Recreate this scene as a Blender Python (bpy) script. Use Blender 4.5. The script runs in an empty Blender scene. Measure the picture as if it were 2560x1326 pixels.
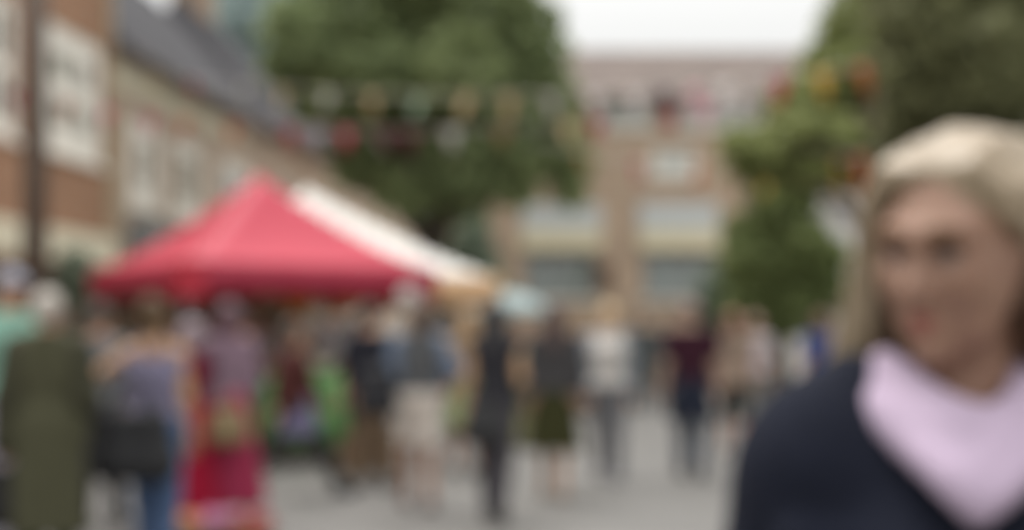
import bpy, math, random
import numpy as np
from mathutils import Vector, Matrix
random.seed(7); RNG = np.random.default_rng(7)
SC = bpy.context.scene
COL = SC.collection
R = math.radians
CAM_H = 1.42; F = 2560*50/36.0; HZ = 830.0
def P(px, py, Y):
    return Vector(((px-1280)/F*Y, Y, CAM_H+(HZ-py)/F*Y))
def XW(px, Y): return (px-1280)/F*Y
def ZW(py, Y): return CAM_H+(HZ-py)/F*Y

# ------------------------------------------------------------------ materials
_M = {}
def srgb(h):
    h = h.lstrip('#'); v = [int(h[i:i+2], 16)/255 for i in (0, 2, 4)]
    return tuple(c/12.92 if c <= .04045 else ((c+.055)/1.055)**2.4 for c in v)
def mat(name, col, rough=.8, var=.12, scale=9.0, spec=.3, bump=0.0, transl=0.0, metallic=0.0):
    key = (name, tuple(col))
    if key in _M: return _M[key]
    m = bpy.data.materials.new(name); m.use_nodes = True
    nt = m.node_tree; N = nt.nodes; L = nt.links
    b = N['Principled BSDF']; out = N['Material Output']
    b.inputs['Roughness'].default_value = rough
    b.inputs['Specular IOR Level'].default_value = spec
    b.inputs['Metallic'].default_value = metallic
    tc = N.new('ShaderNodeTexCoord'); nz = N.new('ShaderNodeTexNoise')
    nz.inputs['Scale'].default_value = scale; nz.inputs['Detail'].default_value = 5
    L.new(tc.outputs['Object'], nz.inputs['Vector'])
    mx = N.new('ShaderNodeMix'); mx.data_type = 'RGBA'
    mx.inputs['A'].default_value = (*[c*(1-var) for c in col], 1)
    mx.inputs['B'].default_value = (*[min(1, c*(1+var)) for c in col], 1)
    L.new(nz.outputs['Fac'], mx.inputs['Factor']); L.new(mx.outputs['Result'], b.inputs['Base Color'])
    if bump:
        bp = N.new('ShaderNodeBump'); bp.inputs['Strength'].default_value = bump; bp.inputs['Distance'].default_value = .01
        n2 = N.new('ShaderNodeTexNoise'); n2.inputs['Scale'].default_value = scale*8
        L.new(tc.outputs['Object'], n2.inputs['Vector']); L.new(n2.outputs['Fac'], bp.inputs['Height'])
        L.new(bp.outputs['Normal'], b.inputs['Normal'])
    if transl:
        t = N.new('ShaderNodeBsdfTranslucent'); L.new(mx.outputs['Result'], t.inputs['Color'])
        ms = N.new('ShaderNodeMixShader'); ms.inputs[0].default_value = transl
        L.new(b.outputs[0], ms.inputs[1]); L.new(t.outputs[0], ms.inputs[2]); L.new(ms.outputs[0], out.inputs[0])
    _M[key] = m
    return m
def brick_mat(name, c1, c2, mortar, bw=.225, bh=.075, ms=.012, rough=.9, wall=True):
    key = (name, c1)
    if key in _M: return _M[key]
    m = bpy.data.materials.new(name); m.use_nodes = True
    nt = m.node_tree; N = nt.nodes; L = nt.links; b = N['Principled BSDF']
    b.inputs['Roughness'].default_value = rough; b.inputs['Specular IOR Level'].default_value = .2
    tc = N.new('ShaderNodeTexCoord'); sp = N.new('ShaderNodeSeparateXYZ'); L.new(tc.outputs['Object'], sp.inputs[0])
    cb = N.new('ShaderNodeCombineXYZ')
    ad = N.new('ShaderNodeMath'); ad.operation = 'ADD'; L.new(sp.outputs['X'], ad.inputs[0]); L.new(sp.outputs['Y'], ad.inputs[1])
    L.new(ad.outputs[0] if wall else sp.outputs['X'], cb.inputs['X']); L.new(sp.outputs['Z'], cb.inputs['Y'])
    bt = N.new('ShaderNodeTexBrick'); L.new(cb.outputs[0], bt.inputs['Vector'])
    bt.inputs['Color1'].default_value = (*c1, 1); bt.inputs['Color2'].default_value = (*c2, 1); bt.inputs['Mortar'].default_value = (*mortar, 1)
    bt.inputs['Scale'].default_value = 1; bt.inputs['Brick Width'].default_value = bw; bt.inputs['Row Height'].default_value = bh; bt.inputs['Mortar Size'].default_value = ms
    nz = N.new('ShaderNodeTexNoise'); nz.inputs['Scale'].default_value = 1.3; nz.inputs['Detail'].default_value = 6; L.new(tc.outputs['Object'], nz.inputs['Vector'])
    mr = N.new('ShaderNodeMapRange'); mr.inputs['To Min'].default_value = .72; mr.inputs['To Max'].default_value = 1.28; L.new(nz.outputs['Fac'], mr.inputs['Value'])
    vm = N.new('ShaderNodeVectorMath'); vm.operation = 'SCALE'; L.new(bt.outputs['Color'], vm.inputs[0]); L.new(mr.outputs[0], vm.inputs['Scale'])
    L.new(vm.outputs[0], b.inputs['Base Color'])
    bp = N.new('ShaderNodeBump'); bp.inputs['Strength'].default_value = .4; bp.inputs['Distance'].default_value = .01; bp.invert = True
    L.new(bt.outputs['Fac'], bp.inputs['Height']); L.new(bp.outputs[0], b.inputs['Normal'])
    _M[key] = m
    return m
def glass_mat():
    if 'glass' in _M: return _M['glass']
    m = bpy.data.materials.new('window_glass'); m.use_nodes = True; nt = m.node_tree; N = nt.nodes; L = nt.links
    N.remove(N['Principled BSDF'])
    t = N.new('ShaderNodeBsdfTransparent'); t.inputs[0].default_value = (.93, .95, .95, 1)
    g = N.new('ShaderNodeBsdfGlossy'); g.inputs['Roughness'].default_value = .03
    lw = N.new('ShaderNodeLayerWeight'); lw.inputs[0].default_value = .5
    pw = N.new('ShaderNodeMath'); pw.operation = 'POWER'; pw.inputs[1].default_value = 4; L.new(lw.outputs['Facing'], pw.inputs[0])
    fr = N.new('ShaderNodeMath'); fr.operation = 'MULTIPLY_ADD'; fr.inputs[1].default_value = .8; fr.inputs[2].default_value = .05; L.new(pw.outputs[0], fr.inputs[0])
    ms = N.new('ShaderNodeMixShader'); L.new(fr.outputs[0], ms.inputs[0]); L.new(t.outputs[0], ms.inputs[1]); L.new(g.outputs[0], ms.inputs[2])
    L.new(ms.outputs[0], N['Material Output'].inputs[0]); _M['glass'] = m
    return m
def leaf_mat(name, ca, cb):
    if (name, ca) in _M: return _M[(name, ca)]
    m = bpy.data.materials.new(name); m.use_nodes = True; nt = m.node_tree; N = nt.nodes; L = nt.links; b = N['Principled BSDF']
    b.inputs['Roughness'].default_value = .6; b.inputs['Specular IOR Level'].default_value = .25
    at = N.new('ShaderNodeAttribute'); at.attribute_name = 'tint'
    mx = N.new('ShaderNodeMix'); mx.data_type = 'RGBA'; mx.inputs['A'].default_value = (*ca, 1); mx.inputs['B'].default_value = (*cb, 1)
    L.new(at.outputs['Fac'], mx.inputs['Factor']); L.new(mx.outputs['Result'], b.inputs['Base Color'])
    t = N.new('ShaderNodeBsdfTranslucent'); L.new(mx.outputs['Result'], t.inputs['Color'])
    ms = N.new('ShaderNodeMixShader'); ms.inputs[0].default_value = .45
    L.new(b.outputs[0], ms.inputs[1]); L.new(t.outputs[0], ms.inputs[2]); L.new(ms.outputs[0], N['Material Output'].inputs[0])
    _M[(name, ca)] = m
    return m

# ------------------------------------------------------------------ mesh helpers
class MB:
    def __init__(s): s.v = []; s.f = []; s.mi = []; s.n = 0
    def add(s, v, f, mi=0):
        v = np.asarray(v, float).reshape(-1, 3); s.v.append(v)
        for q in f: s.f.append(tuple(int(i)+s.n for i in q)); s.mi.append(mi)
        s.n += len(v); return s
    def box(s, x0, x1, y0, y1, z0, z1, mi=0):
        v = [(x0,y0,z0),(x1,y0,z0),(x1,y1,z0),(x0,y1,z0),(x0,y0,z1),(x1,y0,z1),(x1,y1,z1),(x0,y1,z1)]
        return s.add(v, [(0,3,2,1),(4,5,6,7),(0,1,5,4),(1,2,6,5),(2,3,7,6),(3,0,4,7)], mi)
    def tube(s, pts, radii, n=8, mi=0):
        pts = [np.array(p, float) for p in pts]
        if not hasattr(radii, '__len__'): radii = [radii]*len(pts)
        rings = []; up = None
        for i, p in enumerate(pts):
            d = pts[min(i+1, len(pts)-1)]-pts[max(i-1, 0)]; d = d/(np.linalg.norm(d)+1e-9)
            if up is None: up = np.array([1, 0, 0]) if abs(d[0]) < .9 else np.array([0, 1, 0])
            u = up-d*np.dot(up, d); u /= np.linalg.norm(u)+1e-9; w = np.cross(d, u); up = u
            for k in range(n):
                a = 2*math.pi*k/n; rings.append(p+radii[i]*(math.cos(a)*u+math.sin(a)*w))
        f = []
        for i in range(len(pts)-1):
            for k in range(n):
                k2 = (k+1) % n; f.append((i*n+k, i*n+k2, (i+1)*n+k2, (i+1)*n+k))
        f.append(tuple(range(n-1, -1, -1))); f.append(tuple((len(pts)-1)*n+k for k in range(n)))
        return s.add(rings, f, mi)
    def lathe(s, prof, c=(0,0,0), n=24, mi=0):
        v = []; f = []
        for r, z in prof:
            for k in range(n):
                a = 2*math.pi*k/n; v.append((c[0]+r*math.cos(a), c[1]+r*math.sin(a), c[2]+z))
        for i in range(len(prof)-1):
            for k in range(n):
                k2 = (k+1) % n; f.append((i*n+k, i*n+k2, (i+1)*n+k2, (i+1)*n+k))
        f.append(tuple(range(n-1, -1, -1))); f.append(tuple((len(prof)-1)*n+k for k in range(n)))
        return s.add(v, f, mi)
    def ell(s, c, r, n=10, mi=0):
        v = [(c[0], c[1], c[2]-r[2])]; f = []; m = n//2
        for i in range(1, m):
            t = math.pi*i/m
            for k in range(n):
                a = 2*math.pi*k/n; v.append((c[0]+r[0]*math.sin(t)*math.cos(a), c[1]+r[1]*math.sin(t)*math.sin(a), c[2]-r[2]*math.cos(t)))
        v.append((c[0], c[1], c[2]+r[2]))
        for k in range(n):
            k2 = (k+1) % n; f.append((0, 1+k2, 1+k)); f.append((len(v)-1, 1+(m-2)*n+k, 1+(m-2)*n+k2))
            for i in range(m-2): f.append((1+i*n+k, 1+i*n+k2, 1+(i+1)*n+k2, 1+(i+1)*n+k))
        return s.add(v, f, mi)
    def build(s, name, mats, parent=None, smooth=False, loc=(0,0,0), rz=0, bevel=0):
        me = bpy.data.meshes.new(name)
        v = np.concatenate(s.v) if s.v else np.zeros((0, 3))
        me.from_pydata(v.tolist(), [], s.f)
        for m in (mats if isinstance(mats, (list, tuple)) else [mats]): me.materials.append(m)
        me.polygons.foreach_set('material_index', s.mi)
        if smooth: me.polygons.foreach_set('use_smooth', [True]*len(me.polygons))
        me.update()
        return link(name, me, parent, loc, rz, bevel)
def link(name, me, parent=None, loc=(0,0,0), rz=0, bevel=0):
    o = bpy.data.objects.new(name, me); COL.objects.link(o)
    o.location = loc; o.rotation_euler = (0, 0, rz)
    if parent: o.parent = parent
    if bevel:
        bm = o.modifiers.new('bevel', 'BEVEL'); bm.width = bevel; bm.segments = 2; bm.limit_method = 'ANGLE'
    return o
def tag(o, label=None, cat=None, group=None, kind=None):
    if label: o['label'] = label
    if cat: o['category'] = cat
    if group: o['group'] = group
    if kind: o['kind'] = kind
    return o
def thing(name, label, cat, loc=(0,0,0), rz=0, group=None):
    return tag(link(name, None, None, loc, rz), label, cat, group)

# ------------------------------------------------------------------ smooth solid modelling (distance field -> one continuous surface)
def cap(a, b, ra, rb=None, sq=(1,1,1), k=.03): return ('c', np.array(a, float), np.array(b, float), ra, ra if rb is None else rb, np.array(sq, float), k)
def ell(c, r, k=.03): return ('e', np.array(c, float), np.array(r, float), k)
def grow(prims, t): 
    out = []
    for p in prims:
        if p[0] == 'c': out.append(('c', p[1], p[2], p[3]+t*p[5].max()**.5, p[4]+t*p[5].max()**.5, p[5], p[6]))
        else: out.append(('e', p[1], p[2]+t, p[3]))
    return out
def solidify(prims, h, clip=None, sub=None):
    lo = np.full(3, 1e9); hi = np.full(3, -1e9); bb = []
    for p in prims:
        if p[0] == 'c':
            r = max(p[3], p[4]); l = np.minimum(p[1], p[2])-r; u = np.maximum(p[1], p[2])+r; k = p[6]
        else: l = p[1]-p[2]; u = p[1]+p[2]; k = p[3]
        lo = np.minimum(lo, l); hi = np.maximum(hi, u); bb.append((l-k*1.5-2*h, u+k*1.5+2*h))
    lo -= 3*h; hi += 3*h
    n = np.ceil((hi-lo)/h).astype(int)+1
    ax = [lo[i]+h*np.arange(n[i]) for i in range(3)]
    D = np.full(n, .2, np.float32)
    def block(l, u):
        i0 = np.clip(np.floor((l-lo)/h).astype(int), 0, n-1); i1 = np.clip(np.ceil((u-lo)/h).astype(int)+1, 1, n)
        s = tuple(slice(i0[i], i1[i]) for i in range(3))
        g = [ax[0][s[0]][:, None, None].astype(np.float32), ax[1][s[1]][None, :, None].astype(np.float32), ax[2][s[2]][None, None, :].astype(np.float32)]
        return s, g
    def dist(p, g):
        if p[0] == 'c':
            d = [(g[i]-p[1][i])*p[5][i] for i in range(3)]; ab = (p[2]-p[1])*p[5]; q = float((ab**2).sum())+1e-12
            t = np.clip((d[0]*ab[0]+d[1]*ab[1]+d[2]*ab[2])/q, 0, 1)
            return np.sqrt((d[0]-t*ab[0])**2+(d[1]-t*ab[1])**2+(d[2]-t*ab[2])**2)-(p[3]+(p[4]-p[3])*t)
        q = np.sqrt(sum(((g[i]-p[1][i])/p[2][i])**2 for i in range(3)))
        return (q-1)*p[2].min()
    for p, (l, u) in zip(prims, bb):
        s, g = block(l, u); d = dist(p, g); k = p[6] if p[0] == 'c' else p[3]
        A = D[s]; hh = np.clip(.5+.5*(A-d)/k, 0, 1)
        D[s] = A*(1-hh)+d*hh-k*hh*(1-hh)
    for p in (sub or []):
        r = (max(p[3], p[4]) if p[0] == 'c' else 0)
        l = (np.minimum(p[1], p[2])-r if p[0] == 'c' else p[1]-p[2])-4*h; u = (np.maximum(p[1], p[2])+r if p[0] == 'c' else p[1]+p[2])+4*h
        s, g = block(l, u); d = -dist(p, g); k = p[6] if p[0] == 'c' else p[3]
        A = D[s]; hh = np.clip(.5-.5*(A-d)/k, 0, 1)
        D[s] = A*(1-hh)+d*hh+k*hh*(1-hh)
    if clip is not None:
        g = [ax[0][:, None, None], ax[1][None, :, None], ax[2][None, None, :]]
        D = np.maximum(D, clip(*g)).astype(np.float32)
    D[0] = D[-1] = .05; D[:, 0] = D[:, -1] = .05; D[:, :, 0] = D[:, :, -1] = .05
    ins = D < 0
    cnt = sum(ins[i:n[0]-1+i, j:n[1]-1+j, k:n[2]-1+k].astype(np.int8) for i in (0, 1) for j in (0, 1) for k in (0, 1))
    mixed = (cnt > 0) & (cnt < 8); I, J, K = np.nonzero(mixed)
    idx = np.full(mixed.shape, -1, np.int64); idx[I, J, K] = np.arange(len(I))
    cs = [(i, j, k) for i in (0, 1) for j in (0, 1) for k in (0, 1)]
    vals = [D[I+c[0], J+c[1], K+c[2]] for c in cs]
    acc = np.zeros((len(I), 3)); num = np.zeros(len(I))
    for a in range(8):
        for b in range(a+1, 8):
            if sum(abs(cs[a][m]-cs[b][m]) for m in range(3)) != 1: continue
            va, vb = vals[a], vals[b]; cr = (va < 0) != (vb < 0)
            t = np.where(cr, va/(va-vb+1e-12*(va == vb)), 0)
            acc += np.where(cr[:, None], np.array(cs[a])+t[:, None]*(np.array(cs[b])-np.array(cs[a])), 0); num += cr
    V = lo+h*(np.stack([I, J, K], 1)+acc/num[:, None])
    faces = []
    for axn in range(3):
        o1, o2 = [(1, 2), (2, 0), (0, 1)][axn]
        s0 = [slice(None)]*3; s1 = [slice(None)]*3; s0[axn] = slice(0, -1); s1[axn] = slice(1, None)
        a = ins[tuple(s0)]; b = ins[tuple(s1)]; e = np.stack(np.nonzero(a != b), 1)
        e = e[(e[:, o1] > 0) & (e[:, o2] > 0) & (e[:, o1] < n[o1]-1) & (e[:, o2] < n[o2]-1)]
        if not len(e): continue
        sg = a[e[:, 0], e[:, 1], e[:, 2]]
        def cell(d1, d2):
            c = e.copy(); c[:, o1] += d1; c[:, o2] += d2; return idx[c[:, 0], c[:, 1], c[:, 2]]
        q = np.stack([cell(-1, -1), cell(0, -1), cell(0, 0), cell(-1, 0)], 1)
        q[~sg] = q[~sg][:, ::-1]; faces.append(q)
    return V, np.concatenate(faces)

# ------------------------------------------------------------------ people
SKIN = srgb('b88e76'); SKIN_D = srgb('94684f')
def limb(s, start, u, l, lu, ll):
    u = np.array(u, float)*[s, 1, 1]; u /= np.linalg.norm(u); l = np.array(l, float)*[s, 1, 1]; l /= np.linalg.norm(l)
    e = start+u*lu; w = e+l*ll; return e, w, l
ARMS = {'down': ((.16, .02, -1), (.02, -.16, -1)), 'bag': ((.22, .05, -1), (.1, -.05, -1)), 'bent': ((.2, .05, -1), (-.25, -1, -.05)),
        'front': ((.12, -.35, -1), (-.35, -.8, .1)), 'out': ((.85, .1, -.55), (.4, -.6, -.5)), 'fold': ((.2, -.2, -1), (-.75, -.6, .1)),
        'swingf': ((.12, -.4, -1), (.0, -.6, -1)), 'swingb': ((.15, .4, -1), (.05, .15, -1)), 'hold': ((.15, -.3, -1), (-.1, -.75, .65)), 'hip': ((.55, .25, -1), (-.7, -.5, -.4))}
def person(label, px, Y, H, face=0, skin=SKIN, hair=(.05,.03,.02), hair_style='short', top=(.3,.3,.3), sleeve='long', hem=.92, thick=.018, sleeve_col=None,
           bottom='trousers', bcol=(.05,.05,.06), bhem=None, over=None, shoes=(.04,.035,.03), arms=('down', 'down'), stride=.0, wide=1.0, fem=True, h=.014, group='people milling through the market', lean=0, collar=False, straps=False):
    s = H/1.70; stride = stride or random.choice((-1, 1))*random.uniform(.04, .13); lean = lean or random.uniform(-2, 3)
    top = tuple(c*.82 for c in top); bcol = tuple(c*.85 for c in bcol)
    sw = (.150 if fem else .172)*wide; hw = .088
    J = {}
    body = [cap((-.055, 0, .93), (.055, 0, .93), .135*wide, sq=(1, 1.3, 1)), cap((0, 0, .98), (0, 0, 1.18), .132*wide, (.138 if fem else .15)*wide, sq=(1, 1.4, 1)),
            cap((-.06*wide, 0, 1.27), (.06*wide, 0, 1.27), .118, sq=(1, 1.2, 1)), cap((0, .018, 1.405), (-sw, .012, 1.372), .062, .05, k=.05), cap((0, .018, 1.405), (sw, .012, 1.372), .062, .05, k=.05), cap((0, .02, 1.40), (0, .0, 1.53), .054, .05, k=.03)]
    torso = list(body[:5])
    if fem:
        bust = [ell((sx*.07, -.075, 1.25), (.065, .06, .065), k=.05) for sx in (-1, 1)]; body += bust; torso += bust
    head = [ell((0, .012, 1.605), (.074, .094, .096)), cap((0, -.025, 1.57), (0, -.062, 1.505), .058, .03), cap((0, -.085, 1.59), (0, -.104, 1.56), .008, .012, k=.012),
            ell((-.076, .015, 1.575), (.012, .02, .03), k=.01), ell((.076, .015, 1.575), (.012, .02, .03), k=.01)]
    body += head
    armp = {}; fingers = MB(); sleeves = []; 
    for sx, pose in ((-1, arms[0]), (1, arms[1])):
        st = np.array((sx*sw, .012, 1.372)); u, l = ARMS[pose]
        e, w, ld = limb(sx, st, u, l, .275, .245)
        body += [cap(st, e, .05*wide, .04), cap(e, w, .04, .027)]
        hd = w+ld*.05; body.append(cap(w, hd, .03, .034, k=.02))
        sleeves.append((st, e, w)); armp[sx] = hd
        side = np.cross(ld, (0, 1, 0)) if abs(ld[1]) < .8 else np.array((1.0, 0, 0)); side /= np.linalg.norm(side)+1e-9; nrm = np.cross(side, ld)
        if nrm[1] > 0: nrm = -nrm
        for q in range(4):
            b0 = hd+ld*.015+side*(q-1.5)*.017; L_ = (.066, .076, .08, .062)[q]
            fingers.tube([b0, b0+ld*L_*.5+nrm*.006, b0+ld*L_*.8+nrm*.022, b0+ld*L_*.9+nrm*.04], [.0095, .009, .008, .0065], 6)
        b0 = w+ld*.025+side*(-.026*(1 if sx > 0 else -1))
        fingers.tube([b0, b0+ld*.03+nrm*.02-side*.014*sx, b0+ld*.055+nrm*.03-side*.012*sx], [.011, .0095, .007], 6)
    legs = []; feet = []; zmin = 9
    for sx in (-1, 1):
        a = stride*sx; b = a*(.9 if a > 0 else 1.7); kn = .41; sh = .41
        hp = np.array((sx*hw, 0, .90)); k_ = hp+np.array((0, -math.sin(a)*kn, -math.cos(a)*kn)); an = k_+np.array((0, -math.sin(b)*sh, -math.cos(b)*sh))
        legs.append((hp, k_, an)); ft = .6*max(0, -b)
        hl = an+np.array((0, .035, -.045)); toe = hl+np.array((0, -.17*math.cos(ft), -.17*math.sin(ft)*.7))
        feet.append((hl, toe)); zmin = min(zmin, hl[2]-.04, toe[2]-.035)
        body += [cap(hp, k_, .082, .053), cap(k_, an, .054, .034), cap(hl, toe, .034, .03, k=.02)]
    V, Fc = solidify(body, h)
    mb = MB(); mb.add(V, Fc, 0); mb.add(np.concatenate(fingers.v), fingers.f, 0)
    for sx in (-1, 1):
        mb.ell((sx*.031, -.0795, 1.597), (.014, .009, .008), 8, 1); mb.tube([(sx*.015, -.089, 1.617), (sx*.032, -.089, 1.622), (sx*.048, -.077, 1.617)], .0045, 5, 3)
    mb.tube([(-.022, -.082, 1.533), (0, -.094, 1.534), (.022, -.082, 1.533)], [.004, .009, .004], 6, 2)
    lowz = zmin
    loc = (XW(px, Y), Y, 0)
    def place(m, name, mt, parent=None, smooth=True):
        m.v = [(v-[0, 0, lowz])*s for v in m.v]
        return m.build(name, mt, parent, smooth)
    o = place(mb, 'person', [mat('skin', skin, .6, .06), mat('dark_eye', (.02, .015, .01), .2), mat('lips', tuple(c*k for c, k in zip(skin, (.8, .55, .55))), .5), mat('brow_hair', tuple(c*.6 for c in hair), .7)])
    o.location = loc; o.rotation_euler = (R(lean), 0, R(face)); tag(o, label, 'person', group)
    def garment(name, prims, t, mt, clip, k=h):
        V, Fc = solidify(grow(prims, t), k, clip); m = MB(); m.add(V, Fc); return place(m, name, mt, o)
    # top
    tp = list(torso); slp = []
    for st, e, w in sleeves:
        if sleeve == 'long': slp += [cap(st, e, .054, .046), cap(e, w, .046, .036)]
        elif sleeve == 'short': slp += [cap(st, st+(e-st)*.6, .056, .052)]
    if hem < .85: tp.append(cap((0, 0, .95), (0, 0, hem), .15*wide, .175*wide, sq=(1, 1.15, 1)))
    if collar: tp.append(cap((0, .02, 1.40), (0, .015, 1.475), .06, .062))
    zneck = 1.49 if collar else 1.445
    if not sleeve_col: tp += slp
    tc_ = mat('cloth', top, .85, .18, 14, .15, .3)
    zt = (1.36 if straps else zneck)
    garment('jacket' if thick > .022 else 'shirt', tp, thick, tc_, lambda x, y, z: np.maximum(hem-z, z-zt)+0*x+0*y)
    if straps:
        for sx in (-1, 1):
            m = MB(); m.tube([(sx*.08, -.09, 1.33), (sx*.085, -.05, 1.43), (sx*.085, .03, 1.47), (sx*.075, .105, 1.35)], .012, 6); place(m, 'strap', tc_, o)
    if sleeve_col:
        for st, e, w in sleeves:
            garment('sleeve', [cap(st, e, .058, .048), cap(e, w, .048, .038)], thick+.004, mat('cloth', sleeve_col, .85, .18, 14, .15, .3), None)
    # bottom
    bm = mat('cloth', bcol, .85, .22, 16, .15, .3)
    if bottom in ('trousers', 'shorts'):
        zb = bhem if bhem else (.48 if bottom == 'shorts' else .03+lowz*0)
        pr = [body[0]]
        for hp, k_, an in legs: pr += [cap(hp, k_, .085, .062), cap(k_, an, .062, .05)]
        garment(bottom, pr, .012, bm, lambda x, y, z: np.maximum((zb+lowz if zb < .1 else zb)-z, z-1.02)+0*x+0*y)
    if bottom in ('skirt', 'dress') or over:
        zb = over[1] if over else (bhem or .45); c2 = over[0] if over else bcol
        fl = .17+.09*min(1, (.95-zb)/.6)
        pr = [cap((0, 0, 1.0), (0, 0, .90), .125, .155, sq=(1, 1.2, 1)), cap((0, 0, .90), (0, 0, zb-.02), .155, fl, sq=(1, 1.1, 1))]
        for sx in range(9):
            a = sx*2*math.pi/9; pr.append(cap((.12*math.cos(a), .10*math.sin(a), .9), (fl*.9*math.cos(a), fl*.78*math.sin(a), zb-.02), .03, .04, k=.02))
        garment('skirt', pr, .012, mat('cloth', c2, .85, .25, 18, .15, .3), lambda x, y, z: np.maximum(zb-z, z-1.03)+0*x+0*y)
    for hl, toe in feet:
        garment('shoe', [cap(hl, toe, .036, .034, k=.02)], .012, mat('shoe_leather', shoes, .5), lambda x, y, z: (z-(max(hl[2], toe[2])+.05))+0*x+0*y, .01)
    # hair
    hm = mat('hair', hair, .55, .3, 40, .4, .4)
    hp = [ell((0, .022, 1.615), (.084, .098, .098))]
    sub = [ell((0, -.115, 1.555), (.066, .09, .085), k=.015)]
    if hair_style == 'cap':
        hp = [ell((0, .012, 1.635), (.085, .105, .075)), cap((-.03, -.1, 1.628), (.03, -.1, 1.628), .05, sq=(1, .8, 4.5), k=.01)]; sub = None
    if hair_style in ('long', 'waist'):
        zb = 1.36 if hair_style == 'long' else 1.05
        hp += [cap((0, .06, 1.6), (0, .10, zb), .075, .085 if hair_style == 'waist' else .07, sq=(1, 1.3, 1)), cap((-.07, .02, 1.6), (-.085, .03, 1.42), .03, .028), cap((.07, .02, 1.6), (.085, .03, 1.42), .03, .028)]
    if hair_style == 'bob': hp += [cap((0, .05, 1.6), (0, .06, 1.50), .085, .075), cap((-.075, .0, 1.6), (-.075, .0, 1.50), .026, .03), cap((.075, .0, 1.6), (.075, .0, 1.50), .026, .03)]
    if hair_style == 'bun': hp += [ell((0, .10, 1.67), (.062, .055, .058), k=.02), cap((0, .07, 1.58), (0, .075, 1.53), .07, .05)]
    V, Fc = solidify(hp, .010, (lambda x, y, z: (1.60-z)+0*x+0*y) if hair_style == 'cap' else None, sub)
    m = MB(); m.add(V, Fc); place(m, 'cap' if hair_style == 'cap' else 'hair', hm, o)
    # world-space hand positions, for things held
    M = Matrix.Translation(loc) @ Matrix.Rotation(R(face), 4, 'Z') @ Matrix.Rotation(R(lean), 4, 'X')
    hands = {sx: M @ Vector(((armp[sx]-[0, 0, lowz])*s).tolist()) for sx in (-1, 1)}
    return o, hands
def bag(label, top, w, hgt, d, col, rz=0, drop=.18, kind='handbag'):
    o = thing(kind, label, 'bag', (top[0], top[1], top[2]-drop-hgt), R(rz), None)
    V, Fc = solidify([cap((-w/2+d/2, 0, d/2), (w/2-d/2, 0, d/2), d/2, k=.05), cap((-w/2+d/2, 0, d/2), (-w/2+d/2+.02, 0, hgt-d/3), d/2, d/3, k=.06),
                      cap((w/2-d/2, 0, d/2), (w/2-d/2-.02, 0, hgt-d/3), d/2, d/3, k=.06), cap((0, 0, d/2), (0, 0, hgt-d/3), d*.55, d/3, k=.08), cap((-w/4, 0, d/2), (-w/4, 0, hgt-d/3), d*.52, d/3, k=.08), cap((w/4, 0, d/2), (w/4, 0, hgt-d/3), d*.52, d/3, k=.08)], .012)
    m = MB(); m.add(V, Fc); m.build('bag_body', mat('bag_leather', col, .6, .2, 12), o, True)
    for sy in (-1, 1):
        m = MB(); m.tube([(-w*.3, sy*d*.25, hgt-.05), (-w*.2, sy*d*.12, hgt+drop*.6), (0, sy*.012, hgt+drop), (w*.2, sy*d*.12, hgt+drop*.6), (w*.3, sy*d*.25, hgt-.05)], .009, 6)
        m.build('handle', mat('bag_leather', tuple(c*.8 for c in col), .6, .2, 12), o, True)
    return o

# ------------------------------------------------------------------ buildings
WHITE = mat('cream_paint', srgb('e6e2d8'), .5, .05); SLATE = brick_mat('slate_roof', srgb('49484b'), srgb('403f43'), srgb('333336'), .3, .16, .008, wall=False)
def wall_panel(m, W, H, openings, y=0.0, t=.3, z0=0.0):
    xs = sorted({0, W, *[o[0] for o in openings], *[o[1] for o in openings]}); zs = sorted({z0, H, *[o[2] for o in openings], *[o[3] for o in openings]})
    def solid(i, j):
        if i < 0 or j < 0 or i >= len(xs)-1 or j >= len(zs)-1: return False
        cx = (xs[i]+xs[i+1])/2; cz = (zs[j]+zs[j+1])/2
        return not any(o[0] < cx < o[1] and o[2] < cz < o[3] for o in openings)
    for i in range(len(xs)-1):
        for j in range(len(zs)-1):
            if not solid(i, j): continue
            a, b, c, d = xs[i], xs[i+1], zs[j], zs[j+1]
            m.add([(a,y,c),(b,y,c),(b,y,d),(a,y,d)], [(0,1,2,3)]); m.add([(a,y+t,c),(b,y+t,c),(b,y+t,d),(a,y+t,d)], [(3,2,1,0)])
            if not solid(i-1, j): m.add([(a,y,c),(a,y,d),(a,y+t,d),(a,y+t,c)], [(0,1,2,3)])
            if not solid(i+1, j): m.add([(b,y,c),(b,y,d),(b,y+t,d),(b,y+t,c)], [(3,2,1,0)])
            if not solid(i, j-1): m.add([(a,y,c),(b,y,c),(b,y+t,c),(a,y+t,c)], [(3,2,1,0)])
            if not solid(i, j+1): m.add([(a,y,d),(b,y,d),(b,y+t,d),(a,y+t,d)], [(0,1,2,3)])
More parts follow.
